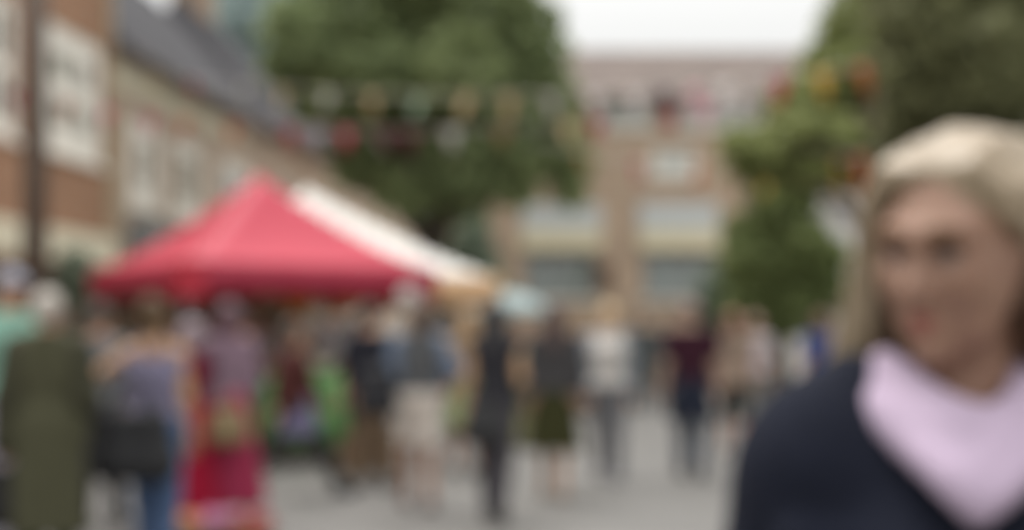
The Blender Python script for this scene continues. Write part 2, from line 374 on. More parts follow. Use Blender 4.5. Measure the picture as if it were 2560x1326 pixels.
def window(parent, x0, x1, z0, z1, cols=2, rows=2, fw=.09, bar=.05, frame=None, curtain=srgb('b9b6ab'), fill=.55, sill=True):
    frame = frame or WHITE; m = MB(); yo, yi = .03, .11
    m.box(x0, x0+fw, yo, yi, z0, z1); m.box(x1-fw, x1, yo, yi, z0, z1); m.box(x0+fw, x1-fw, yo, yi, z0, z0+fw); m.box(x0+fw, x1-fw, yo, yi, z1-fw, z1)
    for c in range(1, cols): x = x0+(x1-x0)*c/cols; m.box(x-bar/2, x+bar/2, yo+.012, yi-.012, z0+fw, z1-fw)
    for r in range(1, rows):
        z = z0+(z1-z0)*r/rows
        for c in range(cols):
            a = x0+fw if c == 0 else x0+(x1-x0)*c/cols+bar/2; b = x1-fw if c == cols-1 else x0+(x1-x0)*(c+1)/cols-bar/2
            m.box(a, b, yo+.02, yi-.02, z-bar/2, z+bar/2)
    w = m.build('window', frame, parent)
    g = MB(); g.box(x0+fw*.5, x1-fw*.5, .068, .074, z0+fw*.5, z1-fw*.5); g.build('pane', glass_mat(), w)
    cu = MB(); n = 16
    if fill > 0:
        for sx, a, b in ((0, x0, x0+(x1-x0)*fill*.5), (1, x1-(x1-x0)*fill*.5, x1)):
            v = []; f = []
            for i in range(n+1):
                x = a+(b-a)*i/n; y = .165+.012*math.sin(i*2.1); v += [(x, y, z0), (x, y, z1)]
            for i in range(n): f.append((2*i, 2*i+2, 2*i+3, 2*i+1))
            cu.add(v, f)
        cu.build('curtain', mat('curtain_cloth', curtain, .9, .06), w)
    if sill:
        s = MB(); s.box(x0-.08, x1+.08, -.08, .029, z0-.1, z0-.003); s.build('sill', WHITE, w, bevel=.008)
    return w
def building(name, label, org, rz, W, H, D, ridge, wmat, rmat=SLATE, wins=(), holes=(), hips=(0, 0), chim=(), cat='house', group=None, gutter=True, bands=(), roof=True):
    o = thing(name, label, cat, org, rz, group)
    ops = [w[:4] for w in wins]+list(holes)
    m = MB(); wall_panel(m, W, H, ops)
    m.box(0, .3, .301, D, 0, H); m.box(W-.3, W, .301, D, 0, H); m.box(.301, W-.301, D-.3, D, 0, H)
    m.box(.301, W-.301, .9, 1.0, 0, H-.05)
    if roof:
        for a, hp in ((0, hips[0]), (W-.3, hips[1])):
            if not hp: m.add([(a,.02,H),(a+.3,.02,H),(a+.3,D-.02,H),(a,D-.02,H),(a,D/2,ridge-.06),(a+.3,D/2,ridge-.06)], [(0,3,4),(1,5,2),(0,4,5,1),(3,2,5,4)])
    wl = m.build('wall', wmat, o)
    if roof:
        ov = .28; sl = (ridge-H)/(D/2); ez = H-ov*sl+.03; t = .13; m = MB()
        a, b = -.1+hips[0], W+.1-hips[1]
        lo = [(-.1,-ov,ez),(W+.1,-ov,ez),(W+.1,D+ov,ez),(-.1,D+ov,ez),(a,D/2,ridge),(b,D/2,ridge)]
        v = lo+[(x, y, z+t) for x, y, z in lo]
        m.add(v, [(0,4,5,1),(2,5,4,3),(6,7,11,10),(8,9,10,11),(0,1,7,6),(1,2,8,7),(2,3,9,8),(3,0,6,9)]+([(0,3,4),(6,10,9)] if hips[0] else [(0,6,10,4),(3,4,10,9)])+([(1,5,2),(7,8,11)] if hips[1] else [(1,5,11,7),(2,8,11,5)]))
        rf = m.build('roof', rmat, o)
        for cx, cw, ch in chim:
            m = MB(); m.box(cx, cx+cw, D/2-.35, D/2+.35, ridge-.5, ridge+ch); m.box(cx-.06, cx+cw+.06, D/2-.41, D/2+.41, ridge+ch+.002, ridge+ch+.14)
            c = m.build('chimney', brick_mat('chimney_brick', srgb('a58a72'), srgb('8f7660'), srgb('9a9085')), rf)
            npot = max(1, int(cw/.4))
            for q in range(npot):
                m = MB(); m.lathe([(.11,0),(.09,.3),(.11,.32),(.11,.38)], (cx+cw*(q+.5)/npot, D/2, ridge+ch+.142), 12); m.build('chimney_pot', mat('terracotta', srgb('a5735a'), .8), rf)
        if gutter:
            m = MB(); m.tube([(-.08,-ov-.05,ez+.04),(W+.08,-ov-.05,ez+.04)], .06, 8); m.build('gutter', mat('dark_gutter', srgb('5b5552'), .5), o)
    for w in wins: window(o, *w[:4], **(w[4] if len(w) > 4 else {}))
    for (x0, x1, z0, z1, pr, mt, nm) in bands:
        m = MB(); m.box(x0, x1, -pr, -.002, z0, z1); m.build(nm, mt, o, bevel=.01)
    return o

SL = (1560-1280)/F; ANG = math.atan2(1, SL); DL = math.sqrt(1+SL*SL)
def wx(Y): return -8.97+SL*Y
def along(Y0, px):   # distance along the terrace from Y0 to where the wall crosses picture column px
    Yp = 8.97/(SL-(px-1280)/F); return (Yp-Y0)*DL
ORANGE = brick_mat('orange_brick', srgb('a3775a'), srgb('92664b'), srgb('9c8a78'))
PINK = brick_mat('pinkish_brick', srgb('bda793'), srgb('af9784'), srgb('b5aca0'))
TAN = brick_mat('tan_brick', srgb('bca38b'), srgb('ae947d'), srgb('b3a595'))
CREAM = mat('cream_render', srgb('d6cfb8'), .8, .08, 3)
GREYSH = mat('grey_shopfront', srgb('7d7f7f'), .6, .1)
# near orange brick house
Y0 = 12.0; a = lambda px: along(Y0, px)
W = (24.9-Y0)*DL
b1 = building('brick_house', 'orange brick house at left edge with tall cream sash windows', (wx(Y0), Y0, 0), ANG, W, 8.6, 7, 11.6, ORANGE, chim=((2, 1.0, 1.0),), wins=(
    (a(108), a(255), 4.28, 6.3, dict(cols=2, rows=2, fw=.42, bar=.34, fill=1.0, curtain=srgb('d0cdc2'))), (a(-60), a(42), 4.28, 6.3, dict(cols=2, rows=2, fw=.2, bar=.2, fill=.3)), (2.2, 3.8, 4.28, 6.3), (5.2, 6.6, 4.28, 6.3),
    (a(100), a(262), .7, 2.35, dict(cols=3, rows=1, fw=.12, frame=GREYSH, fill=0)), (a(-60), a(50), .7, 2.35, dict(cols=2, rows=1, fw=.12, frame=GREYSH, fill=0)), (5.0, 6.8, .8, 2.3)),
    bands=((a(-80), a(272), 2.55, 3.05, .12, CREAM, 'shop_fascia'), (a(266), W-.002, 3.1, 8.5, .05, mat('stone_quoin', srgb('a3937a'), .9), 'quoin')))
# terrace beyond
Y0b = 24.95; bb = lambda px: along(Y0b, px); Wb = (36-Y0b)*DL
building('terraced_house', 'pinkish brick terraced house with white sash windows above the red gazebo', (wx(Y0b), Y0b, 0), ANG, Wb, 6.6, 6, 9.8, PINK, hips=(1.6, 0), wins=(
    (bb(326), bb(398), 3.75, 5.35, dict(cols=1, rows=2, fw=.42, fill=1)), (bb(434), bb(505), 3.75, 5.35, dict(cols=1, rows=2, fw=.36, fill=1)), (bb(556), bb(625), 3.75, 5.35, dict(cols=2, rows=2, fw=.3, fill=.8)),
    (bb(330), bb(420), .7, 2.4, dict(cols=2, rows=1, frame=GREYSH, fill=0)), (bb(480), bb(600), .7, 2.4, dict(cols=2, rows=1, frame=GREYSH, fill=0))),
    bands=((bb(276), bb(600), 5.75, 6.15, .06, CREAM, 'string_course'), (bb(315), bb(520), 2.75, 3.45, .35, GREYSH, 'shop_fascia'), (.003, bb(296), 0.2, 5.5, .04, mat('stone_quoin', srgb('a3937a'), .9), 'quoin')), group='grey slated terraced houses', cat='house')
Y0c = 36.05; Wc = (45-Y0c)*DL
building('terraced_house', 'tallest slated terraced house with a broad chimney stack, left of the blue-green tree', (wx(Y0c), Y0c, 0), ANG, Wc, 6.8, 6, 10.4, PINK, hips=(2.2, 4.0), chim=((2.3, 1.9, 1.1),), wins=[(x, x+1.1, 3.8, 5.5, dict(fw=.15, fill=.8)) for x in (1, 3.6, 6.3)]+[(x, x+1.6, .8, 2.4) for x in (1, 4.6)], bands=((.2, Wc-.2, 2.7, 3.2, .1, WHITE, 'shop_fascia'),), group='grey slated terraced houses')
Y0d = 45.05; Wd = (62-Y0d)*DL
building('terraced_house', 'farthest grey slated terraced house, its roof running behind the big tree', (wx(Y0d), Y0d, 0), ANG, Wd, 6.5, 6, 9.0, PINK, chim=((8, 1.2, 1.0),), wins=[(x, x+1.1, 3.7, 5.3, dict(fw=.15, fill=.8)) for x in (1.2, 4, 7, 10, 13.5)]+[(x, x+1.6, .8, 2.4) for x in (1.2, 4.6, 9, 13)], group='grey slated terraced houses')
# facing shop at the end of the street
YE = 36.0; kE = F/YE; e0 = XW(1090, YE); ex = lambda px: XW(px, YE)-e0; ez = lambda py: ZW(py, YE); We = XW(2330, YE)-e0
MAUVE = brick_mat('mauve_tiles', srgb('776c66'), srgb('6a605b'), srgb('564e4a'), .25, .14, .01, wall=False)
PALE = srgb('c9cbc9')
building('shop_building', 'tan brick shop with mauve tiled roof and cream fascias closing the street', (e0, YE, 0), 0, We, ez(248), 6.5, ez(248)+1.75, TAN, MAUVE, wins=(
    (ex(1490), ex(1635), ez(318), ez(256), dict(cols=3, rows=1, fw=.09, fill=1, curtain=srgb('e6e6e2'))), (ex(1695), ex(1905), ez(318), ez(256), dict(cols=4, rows=1, fw=.09, fill=1, curtain=srgb('e6e2e0'))), (ex(1270), ex(1400), ez(318), ez(256), dict(cols=3, rows=1)),
    (ex(1628), ex(1738), ez(440), ez(372), dict(cols=2, rows=1, fw=.14, fill=1, bar=.1, curtain=srgb('e4e6e4'))), (ex(1980), ex(2100), ez(440), ez(372), dict(cols=2, rows=1, fw=.1)),
    (ex(1312), ex(1490), ez(745), ez(632), dict(cols=3, rows=1, fw=.08, frame=GREYSH, fill=1, curtain=srgb('b4b7b4'))), (ex(1608), ex(1795), ez(745), ez(632), dict(cols=3, rows=1, fw=.08, frame=GREYSH, fill=1, curtain=srgb('b4b7b4'))),
    (ex(1850), ex(2000), ez(745), ez(632), dict(cols=3, rows=1, fw=.08, frame=GREYSH, fill=.5))),
    bands=((ex(1304), ex(1503), ez(576), ez(512), .05, mat('pale_board', srgb('c3c7c6'), .6, .05), 'white_board'), (ex(1597), ex(1794), ez(576), ez(508), .05, mat('pale_board', srgb('c3c7c6'), .6, .05), 'white_board'), (ex(1300), ex(1503), ez(626), ez(578), .14, mat('cream_fascia', srgb('ddd3b4'), .6, .05), 'shop_fascia'), (ex(1597), ex(1800), ez(626), ez(578), .14, mat('cream_fascia', srgb('ddd3b4'), .6, .05), 'shop_fascia'), (ex(1490), ex(1530), ez(720), ez(660), .1, mat('brown_plaque', srgb('6a5546'), .7), 'plaque')), cat='shop')
# white rendered building on the right
YW = 26.5; f0 = XW(2030, YW); Ww = 6
building('white_building', 'low white rendered building half hidden by greenery at right', (f0, YW, 0), 0, Ww, ZW(498, YW), 5, 5, mat('white_render', srgb('d6d3d0'), .8, .05, 3), roof=False, wins=((.3, 2.4, .8, ZW(705, YW), dict(cols=3, rows=1, fw=.07, frame=mat('brown_frame', srgb('6a5546'), .6), fill=0)), (3.2, 5.2, .8, ZW(705, YW), dict(cols=3, rows=1, frame=mat('brown_frame', srgb('6a5546'), .6), fill=0))),
    bands=((-.05, Ww+.05, ZW(512, YW), ZW(492, YW), .12, mat('grey_coping', srgb('b9b6b6'), .8), 'coping'),), cat='building')

# ------------------------------------------------------------------ ground
def paving_mat(name, c, bw, bh):
    m = brick_mat(name, c, tuple(x*.93 for x in c), tuple(x*.75 for x in c), bw, bh, .012)
    nt = m.node_tree
    for n in nt.nodes:   # lay the courses on the XY plane
        if n.type == 'COMBXYZ':
            sp = [q for q in nt.nodes if q.type == 'SEPXYZ'][0]
            nt.links.new(sp.outputs['X'], n.inputs['X']); nt.links.new(sp.outputs['Y'], n.inputs['Y'])
    return m
g = MB(); g.add([(-400,-60,0),(400,-60,0),(400,900,0),(-400,900,0)], [(0,1,2,3)]); tag(g.build('ground', mat('ground_earth', srgb('8d8a84'), .95, .15, .5)), kind='structure')
g = MB(); g.add([(-9,-10,.004),(14,-10,.004),(14,35.9,.004),(-9,35.9,.004)], [(0,1,2,3)])
tag(g.build('road', mat('worn_asphalt', srgb('5f5d5a'), .62, .30, .8, .45, .2)), kind='structure')
m = MB(); v = [(wx(-5),-5,0),(wx(-5)+2.0,-5,0),(wx(62)+2.0,62,0),(wx(62),62,0)]
m.add(v+[(x,y,.12) for x,y,_ in v], [(4,5,6,7),(0,1,5,4),(1,2,6,5),(2,3,7,6),(3,0,4,7)]); tag(m.build('pavement', paving_mat('paving_slabs', srgb('9d9890'), .6, .6), bevel=.02), kind='structure')

# ------------------------------------------------------------------ trees
def leaves(name, clumps, mt, size, parent, density=3.0, droop=0.0):
    Vs = []; Ts = []
    for c, r in clumps:
        r = np.array(r); area = 4*math.pi*((r[0]*r[1]*r[2])**(2/3)); n = int(density*area/(size*size*.62))
        d = RNG.normal(size=(n, 3)); d /= np.linalg.norm(d, axis=1)[:, None]
        lump = 1+.16*np.sin(d[:, 0]*5+c[0]*3)*np.cos(d[:, 1]*4+c[2]*2)+.12*np.sin(d[:, 2]*9+c[0])
        rad = RNG.uniform(.35, 1.12, n)**.55*lump
        p = np.array(c)+d*rad[:, None]*r
        nn = d+RNG.normal(size=(n, 3))*.75+np.array([0, 0, .25]); nn /= np.linalg.norm(nn, axis=1)[:, None]
        u = np.cross(nn, RNG.normal(size=(n, 3))); u /= np.linalg.norm(u, axis=1)[:, None]; w = np.cross(nn, u)
        sz = size*RNG.uniform(.7, 1.35, n)[:, None]
        q = np.stack([p-u*sz*.6, p+w*sz*.36, p+u*sz*.6-nn*sz*.12, p-w*sz*.36], 1); Vs.append(q.reshape(-1, 3))
        base = RNG.uniform(-.18, .18); Ts.append(np.clip(RNG.normal(.5+base, .22, n), 0, 1).repeat(4))
    V = np.concatenate(Vs).astype(np.float32); T = np.concatenate(Ts).astype(np.float32); nq = len(V)//4
    me = bpy.data.meshes.new(name); me.vertices.add(len(V)); me.vertices.foreach_set('co', V.ravel())
    me.loops.add(nq*4); me.loops.foreach_set('vertex_index', np.arange(nq*4)); me.polygons.add(nq)
    me.polygons.foreach_set('loop_start', np.arange(nq)*4); me.update(calc_edges=True); me.validate()
    at = me.attributes.new('tint', 'FLOAT', 'POINT'); at.data.foreach_set('value', T)
    me.materials.append(mt); return link(name, me, parent)
BARK = mat('bark', srgb('4d463c'), .95, .35, 12, .1, .8)
def tree(name, label, base, tr, clumps, mt, size, density=3.0, cat='tree', group=None, top=None, limbs=9):
    o = thing(name, label, cat, base, 0, group); b = np.array(base)
    cl = [(np.array(c)-b, r) for c, r in clumps]
    leaves('crown', cl, mt, size, o, density)
    m = MB(); top = np.array(top)-b if top is not None else np.mean([c for c, _ in cl], 0)
    pts = [np.array((0, 0, -.1)), np.array((0, 0, .25)), top*.35+[.06*tr/.2, 0, 0], top*.7, top]
    m.tube(pts, [tr*1.5, tr*1.05, tr*.9, tr*.7, tr*.25], 12)
    for c, r in cl[:limbs]:
        t = random.uniform(.35, .8); s = top*t; mid = (s+np.array(c))/2+[0, 0, .15]
        m.tube([s, mid, np.array(c)], [tr*.4, tr*.25, tr*.08], 7)
    m.build('trunk', BARK, o, True)
    return o
def pc(px, py, Y, r, rz=None, ry=None):
    k = F/Y; rr = r/k
    return (tuple(P(px, py, Y)), (rr, (ry/k if ry else rr), (rz/k if rz else rr)))
GREEN = leaf_mat('olive_green_leaf', (.165, .215, .10), (.39, .45, .215)); DGREEN = leaf_mat('dark_green_leaf', (.13, .165, .125), (.26, .32, .23))
BLUE = leaf_mat('hazed_blue_green_leaf', (.27, .35, .35), (.40, .48, .46)); OLIVE = leaf_mat('dull_olive_leaf', (.12, .125, .06), (.26, .265, .13)); BRIGHT = leaf_mat('yellow_green_leaf', (.18, .205, .07), (.38, .42, .17))  # distance haze is put into the pale blue-green leaf colours
Yt = 28.0
cl = [pc(*q) for q in ((790,110,27.5,110),(720,170,27.8,70),(735,60,27.8,80),(780,250,27.9,60),(900,30,28,150),(1060,60,28.5,150),(1210,30,28,150),(1310,120,28,110),(1365,240,28.5,85),(860,225,27.5,95),(950,190,27,110),(1150,190,27,120),(1060,270,28,110),(1250,300,27.5,110),
      (865,330,28,78),(890,420,28.3,62),(950,370,28.2,95),(1030,470,27.8,90),(1150,400,27.5,115),(1270,430,28,95),(1160,505,28,70),(960,450,28.6,65),(1400,320,28.3,62),(1430,400,28.4,58),(1420,470,28.4,50),(1385,400,28.2,52),(1000,-120,28,170),(1200,-140,28,160))]
tree('broadleaf_tree', 'large dense green tree rising behind the two gazebos in the middle', (XW(1110, Yt), Yt, 0), .26, cl, GREEN, .17, 2.6, top=tuple(P(1080, 120, Yt)), limbs=14)
cl = [pc(*q) for q in ((1185,600,25,48),(1210,660,25,46),(1150,640,25.2,40),(1225,720,25.1,44))]
tree('shrub', 'dark teal green shrub peeping over the sloping edge of the white gazebo', (XW(1195, 25), 25, 0), .06, cl, DGREEN, .1, 2.6, cat='shrub')
cl = [pc(*q) for q in ((640,90,63,130),(580,150,63,95),(610,230,62,70),(700,260,62,80),(740,60,63,110),(770,190,64,90),(700,190,66,95),(680,20,66,110),(600,20,65,85),(760,120,67,100),(650,-80,66,120))]
tree('broadleaf_tree', 'hazy blue-green tree rising behind the slate roofs', (XW(680, 66), 66, 0), .45, cl, BLUE, .34, 2.4)
# right hand tree
cl = [pc(*q) for q in ((2130,60,14.5,90,85),(2080,150,14.5,75,70),(2160,180,14.2,100),(2090,250,14.3,95),(1990,330,13.8,100,60),(1890,375,13.6,90,42),(2090,370,13.8,110,75),(2050,430,13.6,80,34),(1930,425,13.7,65,28),(2170,430,14,80,45),(1990,250,14.2,70,45),(1850,350,13.7,60,34),(1880,420,13.8,70,34),(2000,440,14,80,40),(2110,430,13.9,85,45),(2050,180,14.4,60,60))]
tree('broadleaf_tree', 'yellow-green tree reaching over the street from the right', (XW(2215, 13.1), 13.1, 0), .13, cl, BRIGHT, .1, 2.4, top=tuple(P(2215, -80, 13.2)))
cl = [pc(*q) for q in ((2330,90,11,150),(2470,150,10.8,170),(2320,230,11.2,120),(2440,300,11,150),(2580,60,11,170),(2250,-20,11.3,110),(2420,-60,11,170),(2290,330,11.5,100),(2580,380,11,150),(2250,130,11.6,70))]
tree('broadleaf_tree', 'dark olive tree filling the top right corner above the fair-haired woman', (XW(2500, 11), 11, 0), .16, cl, OLIVE, .1, 2.6, top=tuple(P(2480, 0, 11)))
cl = [pc(*q) for q in ((1950,530,19,85),(1915,600,19.2,75),(2010,610,18.8,75),(1950,680,19,90),(2010,690,19,75),(1900,700,19.2,80),(1960,770,19,90),(2000,490,18.9,55),(1930,470,19,60),(1870,650,19,75),(1850,590,19.1,50),(1865,760,19,65),(2080,640,19,45),(2060,730,19,60))]
tree('shrub', 'tall bushy green shrub under the right hand tree', (XW(1965, 19), 19, 0), .08, cl, leaf_mat('mid_green_leaf', (.11, .145, .05), (.26, .31, .12)), .11, 2.5, cat='shrub')
cl = [pc(*q) for q in ((1800,735,21,60),(1840,700,21,50),(1770,790,21,55),(1830,800,21,60))]
tree('shrub', 'low dark green shrub at the foot of the tall bushy one', (XW(1805, 21), 21, 0), .06, cl, DGREEN, .1, 2.5, cat='shrub')
# small tree in a pot by the brick house
bx_, by_ = XW(185, 18.5), 18.5
cl = [((bx_, by_, 2.15), (.28, .28, .33)), ((bx_+.08, by_, 1.9), (.22, .22, .22))]
o = tree('potted_tree', 'small clipped green tree in a clay pot before the brick house', (bx_, by_, .12), .035, cl, DGREEN, .06, 2.6)
m = MB(); m.lathe([(.17,0),(.23,.36),(.25,.37),(.25,.43),(.21,.43),(.2,.38)], (0, 0, 0), 20); m.build('pot', mat('terracotta', srgb('a5735a'), .8), o, True)

# ------------------------------------------------------------------ lamp post
o = thing('lamp_post', 'dark brown lamp post in front of the brick house', 'lamp post', (XW(88, 12.5), 12.5, .0))
DB = mat('dark_brown_paint', srgb('54463c'), .5, .15)
m = MB(); m.lathe([(.16,0),(.16,.1),(.13,.16),(.12,.9),(.13,.95),(.095,1.02)], n=20); m.build('base', DB, o, True)
m = MB(); m.tube([(0,0,1.0),(0,0,3.0),(0,0,5.3)], [.115,.11,.10], 16); m.build('shaft', DB, o, True)
m = MB(); m.lathe([(.05,5.3),(.16,5.45),(.2,5.95),(.05,6.15),(.02,6.3)], n=8); m.build('lantern', DB, o)

# ------------------------------------------------------------------ gazebos
def canopy_mesh(hx, hy, ze, za, pw=1.3, n=24):
    v = []; f = []
    for i in range(n+1):
        for j in range(n+1):
            u = -1+2*i/n; w = -1+2*j/n; r = max(abs(u), abs(w)); rr = min(abs(u), abs(w))/(r+1e-6)
            z = ze+(za-ze)*(1-r)**pw-.10*(1-rr**2)*r*(1-r)*2.2
            v.append((u*hx, w*hy, z))
    for i in range(n):
        for j in range(n):
            a = i*(n+1)+j; f.append((a, a+n+1, a+n+2, a+1))
    return v, f
def gazebo(name, label, c, rz, hx, hy, ze, za, vz, cmat, vmat, corner=None, wave=.012, pw=1.3):
    o = thing(name, label, 'gazebo', (c[0], c[1], 0), rz, 'pop-up market gazebos')
    v, f = canopy_mesh(hx, hy, ze, za, pw); m = MB(); m.add(v, f); cn = m.build('canopy', cmat, o, True)
    sd = cn.modifiers.new('cloth', 'SOLIDIFY'); sd.thickness = .006; sd.offset = 1
    for q, (ax_, s_) in enumerate((('x', -1), ('x', 1), ('y', -1), ('y', 1))):
        m = MB(); v = []; f = []; n = 40
        for i in range(n+1):
            t = -1+2*i/n; off = wave*math.sin(t*17+q)
            for zz, kk in ((ze+.002, 0), ((ze+vz)/2, .5), (vz-.012*math.sin(t*26+q), 1)):
                p = (s_*(hx+.008+off*kk), t*hy, zz) if ax_ == 'x' else (t*hx, s_*(hy+.008+off*kk), zz); v.append(p)
        for i in range(n):
            for j in range(2): f.append((i*3+j, i*3+j+1, i*3+j+4, i*3+j+3))
        m.add(v, f); vl = m.build('valance', vmat, cn, True); sd = vl.modifiers.new('cloth', 'SOLIDIFY'); sd.thickness = .005
    if corner:
        m = MB(); w = .24; e = .03
        m.box(-hx-e, -hx+w, -hy-e-.006, -hy-e, vz-.03, ze+.01); m.box(-hx-e-.006, -hx-e, -hy-e, -hy+w, vz-.03, ze+.01); m.build('corner_patch', corner, cn)
    ST = mat('grey_steel', srgb('8d8f92'), .4, .05, metallic=.6)
    for sx in (-1, 1):
        for sy in (-1, 1):
            m = MB(); m.box(sx*(hx-.05)-.02, sx*(hx-.05)+.02, sy*(hy-.05)-.02, sy*(hy-.05)+.02, 0.012, ze-.02); m.box(sx*(hx-.05)-.05, sx*(hx-.05)+.05, sy*(hy-.05)-.05, sy*(hy-.05)+.05, .004, .0115); m.build('leg', ST, o)
    z = (ze-.08, ze-.35)
    for ax_ in (0, 1):
        for sx in (-1, 1):
            m = MB(); ln, off = ((hx, hy) if ax_ == 0 else (hy, hx))
            for q in range(4):
                a0 = -ln+.07+(2*ln-.14)*q/4; a1 = -ln+.07+(2*ln-.14)*(q+1)/4
                for dd, (za_, zb_) in ((.05, (z[q % 2], z[1-q % 2])), (.035, (z[1-q % 2], z[q % 2]))):
                    c_ = sx*(off-dd); m.tube([(a0, c_, za_), (a1, c_, zb_)] if ax_ == 0 else [(c_, a0, za_), (c_, a1, zb_)], .013, 6)
            m.build('truss', ST, o)
    m = MB(); m.tube([(0, 0, ze-.1), (0, 0, za-.02)], .02, 8); m.build('centre_pole', ST, o)
    return o
RED = mat('red_canopy_cloth', srgb('be334a'), .55, .06, 3, .4, transl=.25); REDV = mat('red_valance_cloth', srgb('a92c44'), .6, .06, 3, .4, transl=.2); REDC = mat('scarlet_patch_cloth', srgb('cf3f50'), .6, .05, transl=.3)
gazebo('gazebo', 'bright red pop-up gazebo over the market stall at left', (XW(648, 16.5), 16.5), R(34), 1.5, 1.5, 2.13, 3.25, 1.79, RED, REDV, REDC)
WHT = mat('white_canopy_cloth', srgb('e2dfda'), .6, .04, 3, .3, transl=.2); PEACH = mat('peach_valance_cloth', srgb('ecc79c'), .7, .05, 3, .3, transl=.3)
gazebo('gazebo', 'white pop-up gazebo with peach valance behind the red gazebo', (XW(768, 20.6), 20.6), R(40), 1.98, 1.98, 2.2, 3.50, 1.78, WHT, PEACH, pw=1.2)

# stall table, cloth and goods under the red gazebo
ct = np.array((XW(757, 15.6), 15.6)); o = thing('stall_table', 'trestle table below the green cloth under the red gazebo', 'table', (ct[0], ct[1], 0), R(8))
WOOD = mat('stall_wood', srgb('7d6650'), .7, .25, 6)
m = MB(); m.box(-.72, .72, -.34, .34, .90, .94); m.build('tabletop', WOOD, o)
for sx in (-1, 1):
    for sy in (-1, 1): m = MB(); m.box(sx*.64-.03, sx*.64+.03, sy*.28-.03, sy*.28+.03, .004, .898); m.build('leg', WOOD, o)
v = []; f = []; nx, rows = 60, [(-.345, .945), (-.36, .7), (-.37, .45), (-.38, .16)]
top = [(.345, .4), (.35, .946), (0, .948)]
prof = top+rows
for i in range(nx+1):
    x = -.74+1.48*i/nx
    for y, z in prof:
        q = max(0, (.94-z))*.08; v.append((x, y-q*math.sin(i*.9)*(1 if y < 0 else -1), z))
npf = len(prof)
for i in range(nx):
    for j in range(npf-1): f.append((i*npf+j, i*npf+j+1, (i+1)*npf+j+1, (i+1)*npf+j))
m = MB(); m.add(v, f); c = m.build('tablecloth', mat('green_cloth', srgb('66965e'), .85, .1), None, True, (ct[0], ct[1], 0), R(8)); tag(c, 'green cloth draped over the stall table', 'tablecloth'); sd = c.modifiers.new('cloth', 'SOLIDIFY'); sd.thickness = .004
goods = (('b08a3c', -.5), ('8c4a5a', -.16), ('b9b2a2', .18), ('7c5a3a', .52))
gl = ('ochre', 'mauve', 'pale grey', 'brown')
for (hx_, dx), nm in zip(goods, gl):
    m = MB(); m.lathe([(.10,0),(.17,.06),(.2,.14),(.185,.14),(.15,.07),(.02,.05)], n=20)
    o = m.build('bowl', mat('glazed_pottery', srgb(hx_), .35, .15), None, True, (ct[0]+dx*math.cos(R(8)), ct[1]+dx*math.sin(R(8)),   .953)); tag(o, nm+' bowl standing on the green cloth of the stall', 'bowl', 'bowls on the stall')
# hanging lanterns
def lantern(px, py, Y, col, label, r=.14, ht=.3, ztop=2.2):
    p = P(px, py, Y); o = thing('paper_lantern', label, 'lantern', (p.x, p.y, p.z-ht/2), 0, 'lanterns hanging from the red gazebo')
    m = MB(); prof = [(r*.45, 0)]
    for q in range(1, 12): t = q/12; prof.append((r*(.45+.55*math.sin(math.pi*t))+(.006 if q % 2 else 0), ht*t))
    prof.append((r*.45, ht)); m.lathe(prof, n=20); m.build('lamp_shade', mat('lantern_paper', col, .7, .06, transl=.3), o, True)
    m = MB(); m.tube([(0, 0, ht), (0, 0, ztop-(p.z-ht/2))], .004, 5); m.build('cord', WOOD, o)
lantern(745, 752, 15.6, srgb('d68a34'), 'orange paper lantern, leftmost under the red valance')
lantern(862, 750, 15.8, srgb('cf8450'), 'dull orange paper lantern left of the red-brown one')
lantern(955, 752, 15.9, srgb('a8624c'), 'red-brown paper lantern below the red valance'); lantern(1022, 745, 15.6, srgb('cfc9c6'), 'whitish paper lantern by the right corner of the red gazebo', .12, .24)
# stall backcloth
m = MB(); v = []; f = []
for i in range(41):
    x = -1.35+2.7*i/40
    for z in (.3, 1.0, 2.1): v.append((x, .02*math.sin(i*1.1), z))
for i in range(40):
    for j in range(2): f.append((i*3+j, i*3+3+j, i*3+4+j, i*3+1+j))
m.add(v, f); cb_ = np.array((XW(648, 16.5), 16.5))+np.array((-math.sin(R(34)), math.cos(R(34))))*1.4
o = m.build('stall_backcloth', mat('beige_cloth', srgb('8f8672'), .9, .12, 3), None, True, (cb_[0], cb_[1], 0), R(34)); tag(o, 'beige cloth hung across the back of the red gazebo', 'backcloth'); sd = o.modifiers.new('cloth', 'SOLIDIFY'); sd.thickness = .006
# wooden crate on the ground
o = thing('wooden_crate', 'brown slatted wooden crate on the road beside the bare legged woman in cream shorts', 'crate', (XW(918, 14.6), 14.6, .004), R(12))
for z in (.02, .14, .26):
    m = MB(); m.box(-.28, .28, -.2, -.18, z, z+.09); m.box(-.28, .28, .18, .2, z, z+.09); m.box(-.28, -.262, -.179, .179, z, z+.09); m.box(.262, .28, -.179, .179, z, z+.09); m.build('slat', WOOD, o)
m = MB()
for sx in (-1, 1):
    for sy in (-1, 1): m.box(sx*.245-.015, sx*.245+.015, sy*.165-.0145, sy*.165+.0145, 0, .36)
m.box(-.262, .262, -.179, .179, .002, .015); m.build('frame', WOOD, o)
